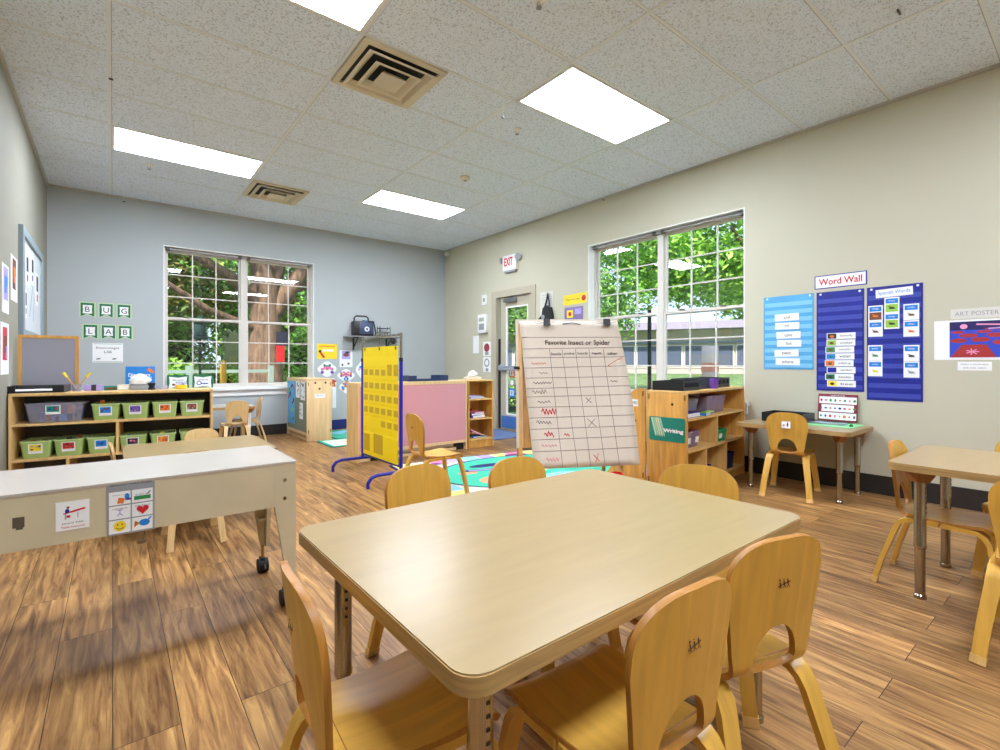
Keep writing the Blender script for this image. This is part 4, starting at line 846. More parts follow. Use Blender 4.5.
# ------------------------------------------------------------------ yellow chart on a blue stand (plane x = 1.95)
t = thing('chart_stand', 'blue and chrome wheeled frame stand holding the yellow pocket chart', 'stand', (1.95, 4.235, 0)); hw = .41
for s in (-1, 1):
    pt = MB().cyl((0, s*hw, .10), (0, s*hw, 1.07), .016, seg=14).build('post', m_blue, t); MB().cyl((0, s*hw, 1.07), (0, s*hw, 1.30), .012, seg=12).build('upper_tube', m_chrome, pt); MB().lathe([(0,0),(.018,0),(.018,.03),(0,.032)], seg=14).build('collar', m_black, pt, (0, s*hw, 1.055))
    mb = MB(); P = [(x, s*hw, z) for x, z in ((-.30, .0), (-.30, .045), (-.27, .085), (-.22, .10), (.22, .10), (.27, .085), (.30, .045), (.30, 0))]; mb.tube(P, .0145, 12); mb.build('foot', m_blue, t)
MB().cyl((0, -hw, 1.285), (0, hw, 1.285), .010, seg=12).build('top_bar', m_chrome, t); MB().cyl((0, -hw, .145), (0, hw, .145), .013, seg=12).build('bottom_bar', m_blue, t)
mb = MB(); mb.tube([(0, -.10, 1.285), (0, -.08, 1.32), (0, .0, 1.33), (0, .08, 1.32), (0, .10, 1.285)], .006, 8); mb.build('hoop', m_chrome, t)
t = thing('pocket_chart', 'tall yellow pocket chart hanging on the blue stand', 'pocket chart', (1.925, 4.200, 0), -90)   # local x = -Y, viewer on -y
w = .368
MB().box(-w, -.003, .16, w, .0, 1.19).build('chart_cloth', m_yellow, t)
for k, z in enumerate((1.02, .905, .79, .675, .56, .445, .20)):
    hh = .10 if k < 6 else .20; mb = MB(); mb.box(-w+.012, -.006, z-.01, w-.012, -.0032, z+hh-.02); o = mb.build('pocket', mat('yellow_pocket_clear', (255, 226, 0), .45), t)
rn = random.Random(11)
m_slot = mat('yellow_slot', (206, 170, 14), .4)
for k, z in enumerate((.925, .80, .685, .57, .455)):
    for j in range(6):
        if k == 4 and j < 3: continue
        x = -w+.07+j*.128; hh = .055 if not (k == 0 and j > 3) else .10; MB().box(x-.045, -.0068, z, x+.045, -.0062, z+hh).build('card', m_slot, t)
MB().box(-w+.02, -.0068, .20, -w+.16, -.0062, .36).build('card', m_slot, t); MB().box(-.12, -.0068, .20, .08, -.0062, .38).build('card', m_slot, t)
for x in (-w+.04, 0, w-.04): MB().lathe([(.014, 0), (.014, .002), (.007, .002), (.007, 0)], seg=12).build('grommet', m_dark, t, (x, -.003, 1.17), (R(90), 0, 0))
for x in (-w+.04, 0, w-.04):
    mb = MB(); mb.tube([(x, .0, 1.165), (x, -.008, 1.19), (x, .004, 1.28), (x, .025, 1.300), (x, .036, 1.29)], .003, 6); mb.build('hanging_hook', m_steel, t)

# ------------------------------------------------------------------ easel with the paper chart (faces the viewer side)
EA = -38.5; fx, fy = math.sin(R(38.5)), math.cos(R(38.5)); EX, EY = fx*3.32 + fy*.448, fy*3.32 - fx*.448
e = thing('easel', 'wooden two sided easel with a board and red cups under the paper chart', 'easel', (EX, EY, 0), EA)
def yf(z): return -.33*(1.36-z)/1.36 - .012       # front frame leans towards the viewer at the foot
for s in (-1, 1):
    for k, f in (('front_leg', -1), ('rear_leg', 1)):
        pts = [(s*.315, f*.34, 0), (s*.315, f*.02, 1.30)]; MB().strip(pts, lambda t: .045, .020, up=(0, 1, 0)).build('leg', m_shelf2, e)
    MB().box(s*.295, -.18, .40, s*.318, .18, .43).build('spreader', m_shelf2, e)
    mb = MB(); mb.lathe([(0,0),(.028,0),(.034,.075),(.031,.075),(.026,.004),(0,.004)], seg=16); tag(mb.build('paint_cup', mat('cup_red', (214, 26, 34), .35), None, (EX + fy*s*.27 - fx*.335, EY - fx*s*.27 - fy*.335, .293)), 'red plastic paint cup at the %s end of the easel tray' % ('left' if s < 0 else 'right'), 'cup', 'red cups on the easel')
MB().box(-.335, -.38, .275, .335, -.25, .292).build('tray', m_shelf2, e); mb = MB(); mb.box(-.335, -.388, .27, .335, -.38, .30); mb.box(-.345, -.255, .28, .345, -.245, .30); mb.build('tray_lip', m_shelf2d, e)
mb = MB()
def slab(x0, x1, z0, z1, off, th, m=0):
    A = [(x0, yf(z0)+off, z0), (x1, yf(z0)+off, z0), (x1, yf(z1)+off, z1), (x0, yf(z1)+off, z1)]; v = [mb.bm.verts.new(p) for p in A] + [mb.bm.verts.new((p[0], p[1]+th, p[2])) for p in A]
    for q in ((0,1,2,3),(7,6,5,4),(0,4,5,1),(1,5,6,2),(2,6,7,3),(3,7,4,0)): mb._f([v[i] for i in q], m)
slab(-.33, .33, .50, 1.31, 0, .014); mb.build('board', m_shelf2, e)
mb = MB(); slab(-.343, -.30, .50, 1.335, -.014, .014); slab(.30, .343, .50, 1.335, -.014, .014); slab(-.30, .30, 1.275, 1.335, -.014, .014); mb.build('board_frame', mat('easel_frame_white', (206, 194, 174), .5), e)
mb = MB(); mb.box(-.12, 0, 0, .12, .018, .03)
mb = MB(); mb.box(-.02, -.012, 0, .02, .0, .018, bev=.003); mb.build('stop_knob', m_black, e, (-.338, yf(1.0)-.014, 1.0))
# rear board
mb = MB()
v = [(-.30, .25, .40), (.30, .25, .40), (.30, .045, 1.28), (-.30, .045, 1.28)]; A = [mb.bm.verts.new(p) for p in v]; B = [mb.bm.verts.new((p[0], p[1]+.012, p[2])) for p in v]
mb._f(A); mb._f(B[::-1])
for i in range(4): mb._f([A[i], A[(i+1) % 4], B[(i+1) % 4], B[i]])
mb.build('rear_board', mat('rear_board_grey', (170, 170, 172), .5), e)
# paper: built in its own frame, u across, v down the sheet; hangs a little askew
pc = thing('chart_paper', 'large ruled paper chart titled Favorite Insect or Spider, clipped to the easel', 'chart', (EX, EY, 0), EA)
PT, PB = 1.322, .395
def pp(u, v, off=0):     # u -1..1, v 0 top..1 bottom
    z = PT + (PB-PT)*v + .012*u*v; x = .012 + .080*v + u*.330 + (.018*math.sin(v*3.0) if u > .9 else 0); y = yf(z) - .022 - off - .030*v*v - .006*math.sin(v*9+u*2)*v
    return (x, y, z)
mb = MB(); nu, nv = 12, 24; V = [[mb.bm.verts.new(pp(2*i/nu-1, j/nv)) for i in range(nu+1)] for j in range(nv+1)]
for j in range(nv):
    for i in range(nu): mb._f([V[j][i], V[j][i+1], V[j+1][i+1], V[j+1][i]])
o = mb.mesh('paper_sheet', mat('chart_paper_cream', (214, 200, 182), .7), True, fix=False); po = bpy.data.objects.new('paper_sheet', o); COL.objects.link(po); po.parent = pc; sm = po.modifiers.new('thick', 'SOLIDIFY'); sm.thickness = .0015; sm.offset = 1
def pline(mb, a, b, w, m=0, off=.0022, n=8):
    P = [pp(a[0]+(b[0]-a[0])*k/n, a[1]+(b[1]-a[1])*k/n, off) for k in range(n+1)]
    for k in range(n):
        p, q = Vector(P[k]), Vector(P[k+1]); d = (q-p); nn = Vector((-d.z, 0, d.x)).normalized()*w/2; ov = d*.03
        mb._f([mb.bm.verts.new(x) for x in (p-nn-ov, q-nn+ov, q+nn+ov, p+nn-ov)], m)
mb = MB(); rowv = [.115, .205, .262, .335, .405, .478, .535, .602, .672, .750, .822, .893]; wob = random.Random(2)
for v in rowv: pline(mb, (-.985, v+wob.uniform(-.004, .004)), (.985, v+wob.uniform(-.012, .006)), .0028)
for u in (-.45, -.20, .07, .34, .63): pline(mb, (u, .205), (u+.03*wob.uniform(-1, 1), .99), .0028, n=16)
mb.build('ruled_lines', mat('line_brown', (112, 84, 84), .8), pc, smooth=False)
def ptext(s, u, v, h, m, w): x, y, z = pp(u, v, .003); return text(s, h, m, pc, x, y, z, w, bold=.012, rot=(math.atan2(.33, 1.36)*-1, 0, 0))
m_mk = mat('marker_dark', (70, 48, 52), .8)
ptext('Favorite Insect or Spider', .13, .162, .042, m_mk, .43)
for u, s in ((-.325, 'beetle'), (-.065, 'grasshop'), (.205, 'butterfly'), (.485, 'dragonfly'), (.80, 'other')): ptext(s, u, .238, .020, m_mk, .068)
def scrib(rows_, mm, nm):
    mb = MB(); r = random.Random(len(rows_)+17)
    for u0, u1, v, amp, w in rows_:
        n = max(4, int((u1-u0)/.028)); pu, pv = u0, v
        for k in range(n):
            u = u0+(u1-u0)*(k+1)/n; vv = v + amp*(1 if k % 2 else -1)*r.uniform(.4, 1); pline(mb, (pu, pv), (u, vv), w, n=1); pu, pv = u, vv
    mb.build(nm, mm, pc, smooth=False)
scrib([(-.85, -.55, .305, .010, .0035)], mat('marker_orange', (222, 120, 84), .8), 'scribble')
scrib([(-.72, -.54, .372, .007, .003), (.67, .82, .437, .010, .0035)], mat('marker_green', (96, 110, 104), .8), 'scribble')
scrib([(-.85, -.48, .440, .010, .0035), (-.88, -.60, .500, .016, .003), (-.80, -.55, .570, .010, .003), (-.86, -.58, .706, .014, .0035)], m_mk, 'scribble')
scrib([(-.74, -.46, .635, .022, .006), (-.74, -.56, .785, .020, .006), (-.36, -.26, .79, .012, .005)], m_red, 'scribble')
scrib([(-.82, -.52, .857, .010, .0035), (-.76, -.50, .945, .020, .004)], m_pinkink, 'scribble')
mb = MB()
for (u, v, s, w) in ((.20, .565, .05, .003), (.20, .715, .075, .003), ): pline(mb, (u-s, v-s*.35), (u+s, v+s*.35), w); pline(mb, (u-s, v+s*.35), (u+s, v-s*.35), w)
mb.build('cross_mark', m_ink, pc, smooth=False)
mb = MB(); pline(mb, (.15, .925), (.25, .965), .004); pline(mb, (.25, .915), (.17, .975), .004); pline(mb, (.68, .325), (.95, .270), .0035); pline(mb, (.68, .325), (.72, .335), .0035); mb.build('cross_mark', m_redink, pc, smooth=False)
for i, x in enumerate((-.135, .265)):
    t = thing('binder_clip', '%s black binder clip holding the paper chart' % ('left' if i == 0 else 'right'), 'clip', (EX + fy*x - fx*.06, EY - fx*x - fy*.06, 1.29), EA, 'binder clips on the chart')
    mb = MB(); mb.prism([(-.018, .0), (.006, .0), (-.002, .045), (-.010, .045)], -.022, .022, 'x'); mb.build('clip_body', m_black, t)
    mb = MB(); mb.tube([(-.008, -.012, .018), (-.06, -.014, .026), (-.085, -.014, .020), (-.06, -.014, .014), (-.02, -.014, .016)], .0018, 6); mb.tube([(.01, -.014, .016), (.06, -.014, .024), (.03, -.014, .03)], .0018, 6); mb.build('wire_handle', m_steel, t)
mb = MB(); x, y, z = pp(.06, .018, .003); mb.tube([(x-.06, y, z-.004), (x, y-.004, z+.004), (x+.06, y, z-.006)], .003, 6); mb.build('handle_slot', m_dark, pc)

# ------------------------------------------------------------------ writing shelf (honey wood) and the curved panel beside it
UX, UY, UA = 3.45, 2.03, 6
ws = unit('writing_shelf', 'honey coloured open shelf with a teal Writing sign on its end', 'shelf', (UX, UY, 0), UA, 1.22, .34, .82, m_shelf2, [.605, .355, .085], [(.60, .355, .605), (.37, .085, .355), (.80, .085, .355)], me_=m_shelf2d)
def onw(x, y, z): a = R(UA); return (UX + x*math.cos(a) - y*math.sin(a), UY + x*math.sin(a) + y*math.cos(a), z)
# end panel details (plane x=0 of the unit, viewer on -x)
sg = thing('writing_sign', 'teal green sign reading Writing with crayons, on the honey shelf end', 'sign', onw(-.0012, .165, .515), UA-90)
MB().prism(rr(-.150, -.095, .150, .095, .016), -.003, 0, 'y').build('sign_card', m_teal, sg)
mb = MB()
for k in range(5): x = -.135+k*.018; mb.poly([(x, .088), (x+.014, .090), (x+.050, -.045), (x+.044, -.062), (x+.036, -.045)], -.0035-k*.0002, k % 3)
mb.build('crayon_picture', [mat('crayon_pale', (196, 214, 170), .6), mat('crayon_mint', (150, 200, 180), .6), mat('crayon_sand', (214, 206, 150), .6)], sg); text('Writing', .040, m_paper, sg, .055, -.0055, -.012, .165, bold=.04)
MB().lathe([(0,.003),(.009,.002),(.011,0)], seg=12).build('screw_cap', m_black, ws, (-.0005, .12, .715), (0, R(-90), 0))
for y in (.02, .32):
    for z in (.10, .77): MB().cyl((-.003, y, z-.02), (-.003, y, z+.02), .007, seg=10).build('hinge', m_brass, ws)
cp = thing('curved_panel', 'tall honey wood wing panel with a rounded edge beside the writing shelf', 'panel', onw(-.002, .352, 0), UA)
P = [(0, .0), (0, .83), (.06, .83), (.10, .82), (.145, .78), (.17, .72), (.18, .62), (.185, .48), (.20, .36), (.235, .26), (.30, .18), (.36, .10), (.38, .0)]
MB().prism(P, 0, .020, 'x').build('wing', m_shelf2, cp)
for y, z in ((.09, .47), (.05, .60)): MB().lathe([(0,.002),(.011,.0015),(.012,0)], seg=12).build('hole', m_black, cp, (-.0005, y+.04, z-.04), (0, R(-90), 0))
st = MB().box(-.028, -.0015, -.03, .028, 0, .03).build('paper_tag', m_paper, cp, (-.001, .09, .71), (0, 0, R(-90))); text('ABC', .02, m_dark, st, 0, -.0025, .002)
for z in (.12, .79): MB().cyl((-.003, .018, z-.02), (-.003, .018, z+.02), .007, seg=10).build('hinge', m_brass, cp)
# things on and in the writing shelf
def crate(label, x, y, w, d, h, mm, slots=3):
    t = thing('file_tray', label, 'tray', onw(x, y, .821), UA, 'black trays on the writing shelf'); mb = MB(); mb.box(-w/2, -d/2, 0, w/2, d/2, .006); n = slots
    for s in (-1, 1):
        mb.box(-w/2, s*d/2, .006, w/2, s*(d/2-.006), h*.35); mb.box(-w/2, s*d/2, h*.8, w/2, s*(d/2-.006), h)
        for k in range(n+1): xx = -w/2 + k*(w-.02)/n; mb.box(xx, s*d/2, h*.35, xx+.02, s*(d/2-.006), h*.8)
        mb.box(s*w/2, -d/2+.006, .006, s*(w/2-.006), d/2-.006, h)
    mb.build('tray_body', mm, t); return t
crate('low black tray at the near left end of the writing shelf top', .17, .17, .30, .26, .075, m_black, 1); crate('black tray with a grey edge in the middle of the writing shelf top', .50, .19, .28, .24, .085, mat('tray_charcoal', (52, 56, 60), .4), 1); crate('black slotted tray at the right of the writing shelf top', .86, .19, .36, .24, .085, m_black, 4)
t = thing('purple_cup', 'small violet cup between the black trays', 'cup', onw(.60, .04, .821)); MB().lathe([(0,0),(.034,0),(.042,.085),(.039,.085),(.032,.004),(0,.004)], seg=24).build('cup_body', m_purple, t); mb = MB(); mb.tube([(.038, 0, .065), (.062, 0, .06), (.062, 0, .03), (.036, 0, .022)], .005, 8); mb.build('handle', m_purple, t)
def bn(label, x, z, w, d, h, m, y=.17, name='plastic_bin', group='plastic bins in the writing shelf'):
    t = basket_proto(name, w, d, h, m, m); t.location = onw(x, y, z+.0005); t.rotation_euler = (0, 0, R(UA)); tag(t, label, 'bin', group)
    return t
bn('pale lilac clear bin at the left of the top opening', .22, .646, .30, .22, .105, m_clear); bn('larger smoky clear bin at the right of the top opening', .70, .606, .42, .25, .15, m_clearp)
book('book', 'stack of blue and white booklets in the top opening, left', onw(.17, .15, .606), (0, 0, 6), .28, .24, .035, m_blue, group='booklets in the writing shelf'); 
book('book', 'bright blue folder sticking out of the top opening', onw(.41, .03, .607), (0, 0, 14), .15, .05, .02, m_cyan, group='booklets in the writing shelf')
book('book', 'lime green folder lying on the blue one in the top opening', onw(.44, .025, .628), (0, 0, 8), .18, .045, .012, m_lgreen, group='booklets in the writing shelf')
b = bn('smoky clear basket in the middle left opening', .22, .356, .30, .24, .13, m_clearp); MB().box(-.03, -.002, -.025, .03, 0, .025).build('label_card', m_paper, b, (.08, -.115, .06), (R(6), 0, 0)); MB().box(-.03, -.002, -.025, .03, 0, .025).build('label_card', m_paper, b, (-.07, -.115, .06), (R(6), 0, 0))
b = bn('green basket in the middle right opening', .745, .356, .22, .22, .10, mat('bin_green', (20, 150, 90), .5), y=.125); MB().box(-.03, -.002, -.02, .03, 0, .02).build('label_card', m_paper, b, (-.05, -.106, .05), (R(6), 0, 0))
bn('small grey pot in the bottom left opening', .12, .086, .14, .16, .08, m_grey, y=.10); bn('round blue pot in the bottom middle opening', .45, .086, .12, .13, .10, m_blue, y=.085); bn('dark blue bin in the bottom right opening', .94, .086, .20, .2, .14, mat('bin_navy', (22, 30, 90), .5), y=.12)
mb = MB()
for k in range(12):
    a, c = rnd.uniform(-.10, .10), rnd.uniform(-.07, .07); mb.cyl((a, c, .01), (a+rnd.uniform(-.03, .03), c+rnd.uniform(-.03, .03), .15), .005, seg=6, m=k % 5)
tag(mb.build('pencils', [m_yel, m_red, m_cyan, m_dark, m_paper], None, onw(.22, .17, .366), (0, 0, R(UA))), 'bundle of pencils and crayons inside the smoky clear basket', 'pencils', None, 'stuff')

# ------------------------------------------------------------------ right wall charts
def pocket_wall(name, label, y, z, w, h, mc, mp, n, z_off=.0):
    loc, rz = wall_loc('R', y, z); t = thing(name, label, 'pocket chart', loc, rz); MB().box(-w/2, -.004, -h/2, w/2, -.0005, h/2).build('chart_cloth', mc, t)
    for k in range(n):
        zz = h/2 - (k+1.1)*h/(n+.6); MB().box(-w/2+.012, -.0062, zz-.018, w/2-.012, -.0042, zz+.018).build('pocket', mp, t)
    for x in (-w/2+.03, w/2-.03): MB().lathe([(0,.003),(.008,.002),(.009,0)], seg=10).build('pushpin', m_paper, t, (x, -.004, h/2-.018), (R(90), 0, 0))
    return t
def wcard(label, y, z, w, h, word, pics=None, group=None, th=.62, dx=0, tz=0, mats=None, blue=False, off=.0075, wt=None, tilt=0.0):
    loc, rz = wall_loc('R', y, z); loc = (loc[0]-off, loc[1], loc[2]); mb = MB(); mb.box(-w/2, -.0015, -h/2, w/2, 0, h/2, 0)
    if pics: pics(mb, w, h)
    o = mb.build('word_card', mats or [m_paper], None, loc, (0, R(tilt), R(rz))); tag(o, label, 'word card', group)
    if word: text(word, th*h if not blue else h*.10, m_paper if blue else m_ink, o, dx, -.0032, tz, wt)
    return o
pocket_wall('light_blue_chart', 'light blue pocket chart with six white word strips on the beige wall', 1.817, 1.315, .414, .665, m_lblue, m_lblue2, 9)
mb = None
for i, (z, y, s, l) in enumerate(((1.478, 1.825, 'and', 'first'), (1.400, 1.822, 'yet', 'second'), (1.318, 1.812, 'take', 'third'), (1.243, 1.806, 'but', 'fourth'), (1.155, 1.828, 'two', 'fifth'), (1.078, 1.818, 'where', 'sixth'))):
    wcard('white word strip on the light blue chart, %s from the top' % l, y, z-.026, .20, .062, s, group='word strips on the light blue chart', th=.42, tilt=(-1, 1, 0, 1.5, -1, 1)[i])
# word wall
loc, rz = wall_loc('R', 1.417, 1.731); t = thing('word_wall_sign', 'white sign with a navy border and red letters above the middle chart', 'sign', loc, rz)
MB().box(-.187, -.003, -.057, .187, -.0004, .057).build('sign_border', m_navy, t); MB().box(-.179, -.0045, -.049, .179, -.003, .049).build('sign_card', m_paper, t); text('Word Wall', .056, m_red, t, 0, -.0052, 0, .31, bold=.02)
pocket_wall('dark_blue_chart', 'dark blue pocket chart under the Word Wall sign', 1.419, 1.225, .340, .84, m_navy, m_navy2, 11)
pcs = [(m_dark, m_orange), (m_lgreen, m_brown), (m_green, m_brown), (m_cyan, m_teal), (m_orange, m_brown), (m_blue, m_navy), (m_dgreen, m_dark), (m_yel, m_dark)]
nm = ['butterfly', 'cricket', 'caterpillar', 'water', 'ladybug', 'spider', 'beetle', 'bee']
for i in range(8):
    z = 1.266 - i*.0570; y = 1.408 + (.0, .002, .010, .008, .014, .0, .012, -.002)[i]
    def pc_(mb, w, h): mb.rect(-w/2+.006, -h*.4, -w/2+.070, h*.4, -.002, 1); mb.ell(-w/2+.038, -.002, .016, .011, -.0024, 2, 9)
    wcard('%s picture word strip on the dark blue chart' % ('topmost', 'second', 'third', 'fourth', 'fifth', 'sixth', 'seventh', 'lowest')[i], y, z, .205, .052, nm[i], pc_, 'picture word strips on the dark blue chart', th=.36, dx=.04, mats=[m_paper, pcs[i][0], pcs[i][1]], wt=.085)
pocket_wall('dark_blue_chart', 'rightmost and longest dark blue pocket chart with blue headed cards', 1.057, 1.195, .347, .90, m_navy, m_navy2, 11)
loc, rz = wall_loc('R', 1.056, 1.590); o = tag(MB().box(-.115, -.003, -.032, .115, 0, .032).build('title_card', m_paper, None, (loc[0]-.007, loc[1], loc[2]), (0, R(-2), R(rz))), 'white strip with handwritten blue title on the rightmost chart', 'title card'); text('Spanish Words', .032, m_cyan, o, 0, -.004, 0, .20)
cardpos = [(1.173, 1.435, 'first in the left column'), (1.173, 1.311, 'second in the left column'), (1.069, 1.491, 'upper one of the middle pair'), (1.069, 1.368, 'lower one of the middle pair'), (.951, 1.429, 'first in the right column'), (.951, 1.303, 'second in the right column'), (1.175, 1.120, 'third in the left column'), (1.175, .996, 'lowest in the left column'), (.950, 1.115, 'third in the right column'), (.950, .990, 'lowest in the right column')]
cc = [(m_brown, m_orange), (m_paper, m_brown), (m_lgreen, m_dark), (m_lgreen, m_dark), (m_paper, m_brown), (m_paper, m_orange), (m_paper, m_green), (m_paper, m_yel), (m_paper, m_dark), (m_paper, m_grey)]
words = ['oruga', 'grillo', 'avispa', 'hormiga', 'polilla', 'abeja', 'gusano', 'mariposa', 'mosca', 'insecto']
for i, (y, z, l) in enumerate(cardpos):
    def pk(mb, w, h):
        mb.rect(-w/2+.008, h*.12, w/2-.008, h*.42, -.002, 1); mb.rect(-w/2+.008, -h*.42, w/2-.008, h*.06, -.002, 2); mb.ell(0, -h*.18, w*.2, h*.07, -.0025, 3, 10); mb.line(-w*.22, -h*.05, w*.22, -h*.25, .005, -.0027, 3)
    wcard('blue headed picture card on the rightmost chart, '+l, y, z, .094, .123, words[i], pk, 'picture cards on the rightmost chart', blue=True, tz=.123*.27, mats=[m_paper, m_cyan, cc[i][0], cc[i][1]], wt=.04)
# alphabet / picture board standing on the desk
t = thing('picture_chart', 'maroon bordered picture chart leaning on the wall at the desk back', 'chart', (XR-.035, 1.428, .555), -90)
q = MB().box(-.143, -.003, 0, .143, 0, .225, bev=.001).build('chart_card', mat('maroon', (128, 28, 50), .5), t, (0, 0, 0), (R(-6), 0, 0))
mb = MB(); rn = random.Random(9)
for r_ in range(3):
    mb.rect(-.134 + (.018 if r_ == 1 else 0), .012+r_*.066, .134 - (.018 if r_ == 1 else 0), .070+r_*.066, -.0036, 0)
    for c_ in range(8): x = -.118+c_*.034; mb.ell(x, .040+r_*.066, rn.uniform(.006, .012), rn.uniform(.006, .014), -.0040-c_*.00005, 1+rn.randrange(7), 8)
mb.build('picture_rows', [m_paper, m_red, m_green, m_blue, m_orange, m_dark, m_pink, m_brown], q, smooth=False); text('Letter Sounds', .011, m_paper, q, 0, -.004, .213, .1)
t = thing('green_mat', 'pale green placemat lying on the wall desk', 'mat', (4.545, 1.43, .5405)); MB().prism(rr(-.16, -.20, .16, .20, .01), 0, .004).build('mat_sheet', mat('mat_green', (140, 214, 150), .5), t)
t = thing('clear_stand', 'flat clear acrylic tray on the green placemat', 'tray', (4.575, 1.46, .545)); MB().box(-.07, -.14, 0, .07, .14, .012, bev=.003).build('tray_body', m_clear, t)
tag(MB().lathe([(0,0),(.012,0),(.014,.01),(.006,.02),(0,.022)], seg=12).build('green_counter', m_green, None, (4.50, 1.265, .545)), 'tiny green game piece at the right front of the placemat', 'game piece')
t = thing('black_tray', 'black open tray on the desk behind the chair', 'tray', (4.54, 1.735, .541), 0); mb = MB(); mb.box(-.13, -.16, 0, .13, .16, .005)
for s in (-1, 1): mb.box(-.13, s*.16, .005, .13, s*.154, .075); mb.box(s*.13, -.154, .005, s*.124, .154, .075)
mb.build('tray_body', m_black, t)
# art poster
loc, rz = wall_loc('R', .615, 1.205); t = thing('art_poster', 'white edged poster of a red and blue landscape at the right picture edge', 'poster', loc, rz)
MB().box(-.205, -.003, -.143, .205, -.0004, .143).build('poster_sheet', m_paper, t)
mb = MB(); mb.rect(-.120, -.125, .195, .130, -.0036, 0); mb.rect(-.120, .07, .195, .130, -.0040, 1)
for x, z, a, b in ((-.075, .055, .035, .010), (-.02, .03, .05, .014), (.06, .055, .04, .010), (.125, .03, .055, .016), (.10, .075, .04, .008), (-.072, -.005, .045, .016), (.04, .0, .05, .016), (.145, -.02, .045, .018)): mb.ell(x, z, a, b, -.0044-a*.001, 2, 14)
mb.poly([(-.115, -.125), (.12, -.125), (.07, -.035), (-.055, -.035)], -.0048, 2); mb.ell(-.045, .095, .020, .018, -.0050, 3, 16); mb.line(.02, .108, .15, .100, .010, -.0050, 3); mb.line(.08, .075, .19, .083, .008, -.0050, 4)
for k in range(7): a = 2*math.pi*k/7; mb.line(.0, -.085, .035*math.cos(a), -.085+.022*math.sin(a), .007, -.0052, 3)
mb.ell(.165, -.06, .02, .025, -.0050, 5, 10)
mb.build('picture', [mat('poster_blue', (48, 70, 190), .5), mat('poster_night', (30, 26, 90), .5), mat('poster_red', (168, 44, 44), .5), mat('poster_pink', (236, 150, 190), .5), m_lav, mat('poster_mint', (120, 200, 170), .5)], t, smooth=False)
o = paper('title_strip', 'white strip of outlined capital letters above the landscape poster', 'sign', 'R', .595, 1.392, .27, .072, [mat('strip_grey', (214, 210, 202), .7)]); text('ART POSTER', .03, mat('letter_grey', (150, 148, 146), .7), o, 0, -.0045, 0, .225)
o = paper('caption_card', 'small white caption card under the landscape poster', 'sign', 'R', .605, 1.018, .175, .062, [m_paper]); text('Make a landscape', .012, m_brown, o, 0, -.0045, .012, .14); text('with two colors', .011, m_brown, o, 0, -.0045, -.012, .12)

# exit sign and small wall devices (right wall)
loc, rz = wall_loc('R', 5.70, 2.565); t = thing('exit_sign', 'white exit sign with red letters and two round lamps above the door', 'sign', loc, rz)
MB().box(-.155, -.055, -.115, .155, -.0005, .115, bev=.008).build('sign_housing', m_white, t); text('EXIT', .125, m_red, t, -.01, -.0565, .015, .20, bold=.03); MB().box(-.12, -.05, -.145, .14, -.005, -.115, bev=.004).build('battery_box', m_grey, t)
for s in (-1, 1):
    MB().lathe([(.0, .05), (.03, .045), (.048, .0), (.052, -.004), (.040, -.006), (0, .010)], seg=24).build('lamp_head', m_grey, t, (s*.205, -.05, .06), (R(-80), 0, R(s*25))); MB().cyl((s*.15, -.03, .05), (s*.20, -.03, .06), .012, seg=10).build('lamp_arm', m_white, t)
def plate(name, label, cat, y, z, w, h, dd, m, parts=()):
    loc, rz = wall_loc('R', y, z); t = thing(name, label, cat, loc, rz); MB().box(-w/2, -dd, -h/2, w/2, -.0005, h/2, bev=min(.004, dd/3)).build('face_plate', m, t)
    for nm_, (x0, z0, x1, z1), mm in parts: MB().box(x0, -dd-.006, z0, x1, -dd+.0005, z1, bev=.001).build(nm_, mm, t)
    return t
plate('wall_switch', 'small white switch plate with a dark slot at top left of the door', 'switch', 6.39, 2.07, .13, .17, .012, m_white, (('toggle', (-.02, -.03, .02, .03), m_grey),))
plate('wall_phone', 'beige intercom unit on the wall left of the door', 'intercom', 6.39, 1.68, .22, .30, .06, m_white, (('grille', (-.07, -.10, .07, .0), m_grey), ('display', (-.07, .04, .07, .10), mat('lcd', (170, 178, 160), .3))))
paper('notice', 'tall pale notice paper at the far left of the door wall', 'notice', 'R', 6.63, 1.35, .16, .29, [m_paper], None)
def d_ro(mb): mb.ell(0, .02, .075, .07, -.004, 1, 20); mb.rect(-.05, -.10, .05, -.05, -.004, 2)
paper('notice', 'notice with a dark red half round picture left of the door', 'notice', 'R', 6.325, 1.27, .2, .23, [m_paper, mat('dark_red', (150, 50, 60), .6), m_grey], d_ro)
def d_rg(mb): mb.ell(0, .03, .07, .07, -.004, 1, 16); mb.ell(0, .03, .045, .045, -.0044, 0, 16); mb.rect(-.03, -.11, .04, -.06, -.004, 1)
paper('notice', 'lower notice with a grey round drawing left of the door', 'notice', 'R', 6.325, 1.015, .2, .24, [m_paper, m_grey], d_rg)
paper('notice', 'pale typed page pinned right of the exit door', 'notice', 'R', 4.93, 1.88, .26, .32, [mat('page_grey', (214, 210, 202), .7), m_grey], lambda mb: [mb.rect(-.10, .11-k*.03, .09, .115-k*.03, -.004, 1) for k in range(7)])
